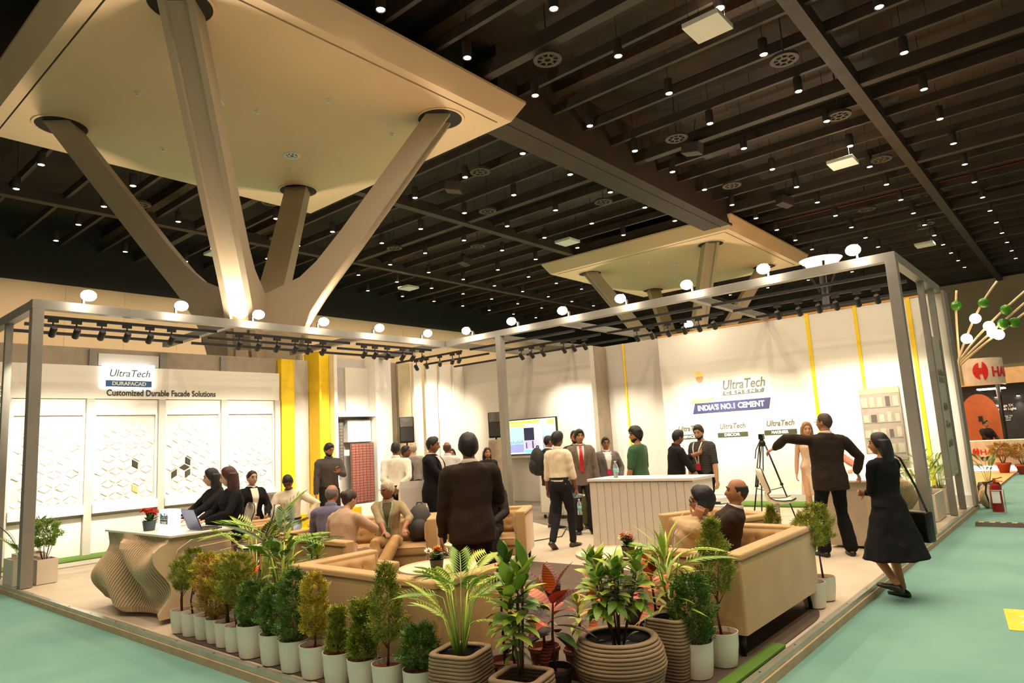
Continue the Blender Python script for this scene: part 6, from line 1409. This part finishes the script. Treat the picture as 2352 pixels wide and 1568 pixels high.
def hlogo(parent, x, y, z, s):
    pts = [(-.5*s,.12*s)]+arc(0,0,.5*s,.62*s,160,100,5)+[(-.10*s,.22*s),(.10*s,.22*s)]+arc(0,0,.5*s,.72*s,70,-70,10)+[(.10*s,-.22*s),(-.10*s,-.22*s)]+arc(0,0,.5*s,.62*s,-100,-160,5)+[(-.5*s,-.12*s)]
    T = face((x,y,z),'-x'); MB().prism(pts,0,.01,T).build('emblem', M_red, parent)
hlogo(hc_, -.012, .42, .58, .17); havells(hc_, -.005, .32, .5, .2, .9)
sb = thing('curved_sign', 'curved cream sign band with red HAV lettering', 'sign', (26.0,2.98,2.62))
vs = []; fs = []; n = 20
for k in range(n+1):
    a = R(110+ (282-110)*k/n)
    for rr, z in ((.95,0),(.95,.82),(.9,.82),(.9,0)): vs.append((rr*math.cos(a),rr*math.sin(a),z))
for k in range(n):
    for j in range(4): fs.append((k*4+j,k*4+(j+1)%4,(k+1)*4+(j+1)%4,(k+1)*4+j))
MB().add(vs,fs).build('band', mat('sign_cream',(232,206,178),.6), sb)
def bent(me_src, y_ang, r):
    me = me_src.copy()
    for v in me.vertices:
        a = R(y_ang)+v.co.x/r; v.co = Vector(((r+v.co.z)*math.cos(a),(r+v.co.z)*math.sin(a),v.co.y))
    return me
obj('lettering', bent(text_mesh('HAVELLS', .42, M_red, off=.012), 226, .96), sb, (0,0,.24))
b = MB(); s = .42; pts = [(-.5*s,.12*s)]+arc(0,0,.5*s,.62*s,160,100,5)+[(-.10*s,.22*s),(.10*s,.22*s)]+arc(0,0,.5*s,.72*s,70,-70,10)+[(.10*s,-.22*s),(-.10*s,-.22*s)]+arc(0,0,.5*s,.62*s,-100,-160,5)+[(-.5*s,-.12*s)]
b.prism(pts,0,.01); em = b.mesh('emblem', M_red); obj('emblem', bent(em, 207, .955), sb, (0,0,.42))
MB().tube([(-.3,-.75,-2.55),(-.3,-.75,.0)], .06, 10).build('pole', M_bk, sb, True)
MB().box(-.3,-.9,-.14,.3,-.2,-.1).build('light_strip', mat('strip_light',(255,220,150),.4,emit=5,ecol=(1,.8,.5)), sb)
# arching rods with glass globes
M_rod = mat('pale_rod', (222,196,150), .5); M_globe = mat('lit_globe', (255,230,190), .4, emit=3, ecol=(1,.86,.66)); M_gglass = mat('green_glass', (60,120,20), .1)
RODS = [([(24,2.95,3.3),(24,2.6,4.2),(24,2.2,4.95),(24,1.69,5.53)],[(.28,1),(.52,1),(.72,0)]),([(24,2.95,3.3),(24,2.5,3.95),(24,1.9,4.5),(24,1.1,5.13)],[(.55,1),(.78,0)]),([(24,2.95,3.25),(24,2.5,3.75),(24,1.9,4.2),(24,1.1,4.85)],[(.58,1),(.72,0)]),([(24,2.95,3.2),(24,2.55,3.6),(24,1.95,4.0),(24,1.1,4.6)],[(.66,1),(.85,0)]),([(24,2.95,3.3),(24,2.9,4.3),(24,2.85,5.0),(24,2.75,5.5)],[(.75,0)])]
for n_,(pts,gl) in enumerate(RODS):
    t = thing('globe_lamp_rod', ['steepest arching rod with two lit globes above the curved sign','upper of three low rods with one lit globe','middle of three low rods with one lit globe','lowest arching rod with one lit globe','short upright rod with a green ball behind the wall end'][n_], 'lamp', (24+.09*n_,2.95,2.7), 0, 'arching globe lamp rods')
    P_ = [Vector(p)-Vector((24,2.95,2.7)) for p in pts]; bz = lambda u: (1-u)**3*P_[0]+3*u*(1-u)**2*P_[1]+3*u*u*(1-u)*P_[2]+u**3*P_[3]
    MB().tube([Vector((0,0,-.1))]+[bz(u) for u in np.linspace(0,1,12)], .03, 8).build('rod', M_rod, t, True)
    for u,lit in gl:
        p = bz(u)+Vector((0,0,-.05)); MB().ell((0,0,0),(.15,.15,.15),14,10).build('globe' if lit else 'green_ball', M_globe if lit else M_gglass, t, True, loc=p)
# plants and clutter along the aisle
for k,(x,y) in enumerate(((24.0,2.24),(24.0,1.8))):
    t = thing('terracotta_plant', ('left','right')[k]+' terracotta pot with a small shrub before the far counter', 'potted plant', (x,y,.05), 0, 'terracotta pots at the far stand')
    if y < 2.0: t.location.z = 0.0
    MB().lathe([(.11,0),(.17,.22),(.19,.22),(.19,.28),(.17,.28),(.15,.22),(0,.22)], 20).build('pot', mat('terracotta',(188,80,44),.7), t, True); b = MB()
    for q in range(5): a = q*1.3; b.tube([(0,0,.2),(.12*math.cos(a),.12*math.sin(a),.5)], .01, 5)
    b.build('stem', M_bark, t, True); obj('foliage', spray_mesh(60+k,[(.0,.12),(.12,.26),(.26,.26),(.36,.12)],260,FM[3],.045), t, (0,0,.42))
ex = thing('fire_extinguisher', 'red fire extinguisher standing in a wire stand on the aisle', 'fire extinguisher', (14.74,1.55,.0)); M_fr = mat('extinguisher_red',(150,18,20),.3)
mm = MB().lathe([(.085,.03),(.09,.05),(.09,.42),(.075,.48),(.03,.51),(.03,.54),(0,.54)], 22).mesh('cylinder', M_fr, True); sharp(mm); obj('cylinder', mm, ex)
b = MB(); b.box(-.02,-.02,.54,.02,.02,.58); b.bar((0,0,.58),(-.05,-.12,.62),.03,.015); b.bar((0,0,.56),(-.05,-.12,.55),.03,.012); b.lathe([(.025,.57),(.025,.60),(0,.61)], 10); b.build('valve', mat('valve_orange',(200,90,30),.4), ex)
MB().tube([(0,.02,.56),(0,.12,.52),(-.02,.15,.35),(-.03,.11,.15)], .014, 8).build('hose', M_bk, ex, True); MB().box(-.094,-.06,.18,-.07,.06,.38,.004).build('label_plate', M_wt, ex)
b = MB()
for sg in (-1,1): b.tube([(-.11,sg*.1,.0),(-.11,sg*.1,.40),(.11,sg*.1,.40),(.11,sg*.1,.0)], .006, 5)
for z in (.01,.40): b.tube([(-.11,-.1,z),(-.11,.1,z)], .006, 5); b.tube([(.11,-.1,z),(.11,.1,z)], .006, 5)
b.build('wire_stand', mat('white_wire',(226,220,210),.4), ex, True)
cr = thing('cable_ramp', 'yellow and black cable ramp lying on the green aisle', 'cable ramp', (13.1,1.2,0)); b = MB(); b.add([(-.16,-.5,0),(.16,-.5,0),(.16,.5,0),(-.16,.5,0),(-.07,-.5,.05),(.07,-.5,.05),(.07,.5,.05),(-.07,.5,.05)],[(0,3,2,1),(4,5,6,7),(0,1,5,4),(1,2,6,5),(2,3,7,6),(3,0,4,7)]); b.build('ramp', mat('ramp_black',(44,38,30),.7), cr)
st = MB().box(-.05,-.035,0,.05,.035,.003).mesh('stripe', mat('ramp_yellow',(196,160,70),.6))
for k in range(7): obj('stripe', st, cr, (0,-.43+.143*k,.05))
fs_ = thing('floor_sticker', 'yellow floor sticker with a white arrow at the right edge', 'sticker', (7.25,.74,.002), R(8)); MB().box(-.36,-.3,0,.36,.09,.002).build('sheet', mat('sticker_yellow',(240,196,30),.5), fs_); T = Matrix.Translation((0,-.1,.0022)); MB().prism([(-.12,-.1),(-.12,.1),(.1,.02),(.1,.1),(.2,0),(.1,-.1),(.1,-.02)],0,.001,T).build('arrow', M_wt, fs_)
sk = thing('sack', 'crumpled pale sack leaning against the end of the logo wall', 'sack', (15.55,1.78,0)); b = MB(); b.ell((0,0,.19),(.2,.13,.2),14,10); b.ell((.05,0,.33),(.12,.1,.1),10,8)
me = b.mesh('sack_body', mat('jute',(206,182,142),.9,bump=.6,bscale=14), True)
for v in me.vertices: v.co += Vector((math.sin(v.co.z*31)*.015, math.sin(v.co.x*37)*.015, 0)); v.co.z = max(v.co.z, 0)
obj('sack_body', me, sk); MB().lathe([(.03,.42),(.05,.47),(.02,.44)], 10).build('tie', M_pipe, sk)
bb = thing('potted_palm', 'small dark palm in a black bag behind the end of the logo wall', 'potted plant', (16.4,1.82,0)); MB().lathe([(.17,0),(.2,.1),(.2,.32),(.17,.4),(0,.38)], 18).build('grow_bag', M_bk, bb, True); palm(bb, .36, 9, 51, .6, ('dark','green'), .35, (45,85))
person('person in dark clothes seated before the orange board at the far stand', (26.2,2.75), 230, z=.05, h=1.65, pose='sit', seat=.62, top=('shirt',(40,30,28)), bottom=('trousers',DK,.07), hair=('short',HB), skin='tan', vox=.014)
bs_ = thing('counter_stool', 'dark bar seat under the person at the far stand', 'stool', (26.2,2.75,.05)); MB().lathe([(0,.54),(.17,.54),(.18,.57),(0,.58)], 16).build('seat', M_bk, bs_, True); MB().tube([(0,0,0),(0,0,.55)], .03, 8).build('pole', M_chr, bs_, True)
# bowl uplighter seen above the booth frame, and hall light bowls
lb = thing('bowl_uplighter', 'white bowl uplighter on struts above the right frame beam', 'lamp', (24,6.4,0)); mm = MB().lathe([(.12,6.80),(.32,6.88),(.52,7.05),(.66,7.2),(.68,7.22),(.62,7.18),(.3,6.95),(0,6.92)], 36).mesh('bowl', mat('lit_bowl',(255,238,206),.5,emit=.7,ecol=(1,.88,.66)), True); obj('bowl', mm, lb)
for k in range(4): a = k*PI/2+.4; MB().tube([(.56*math.cos(a),.56*math.sin(a),7.06),(.12*math.cos(a),.12*math.sin(a),6.1)], .04, 6).build('strut', M_black, lb)
MB().tube([(0,0,0),(0,0,6.75)], .12, 12).build('mast', M_black, lb, True); lamp('POINT','bowl_lamp',lb,(0,0,7.5),90,WARM2,radius=.3)
bpy.data.scenes.remove(TMP)
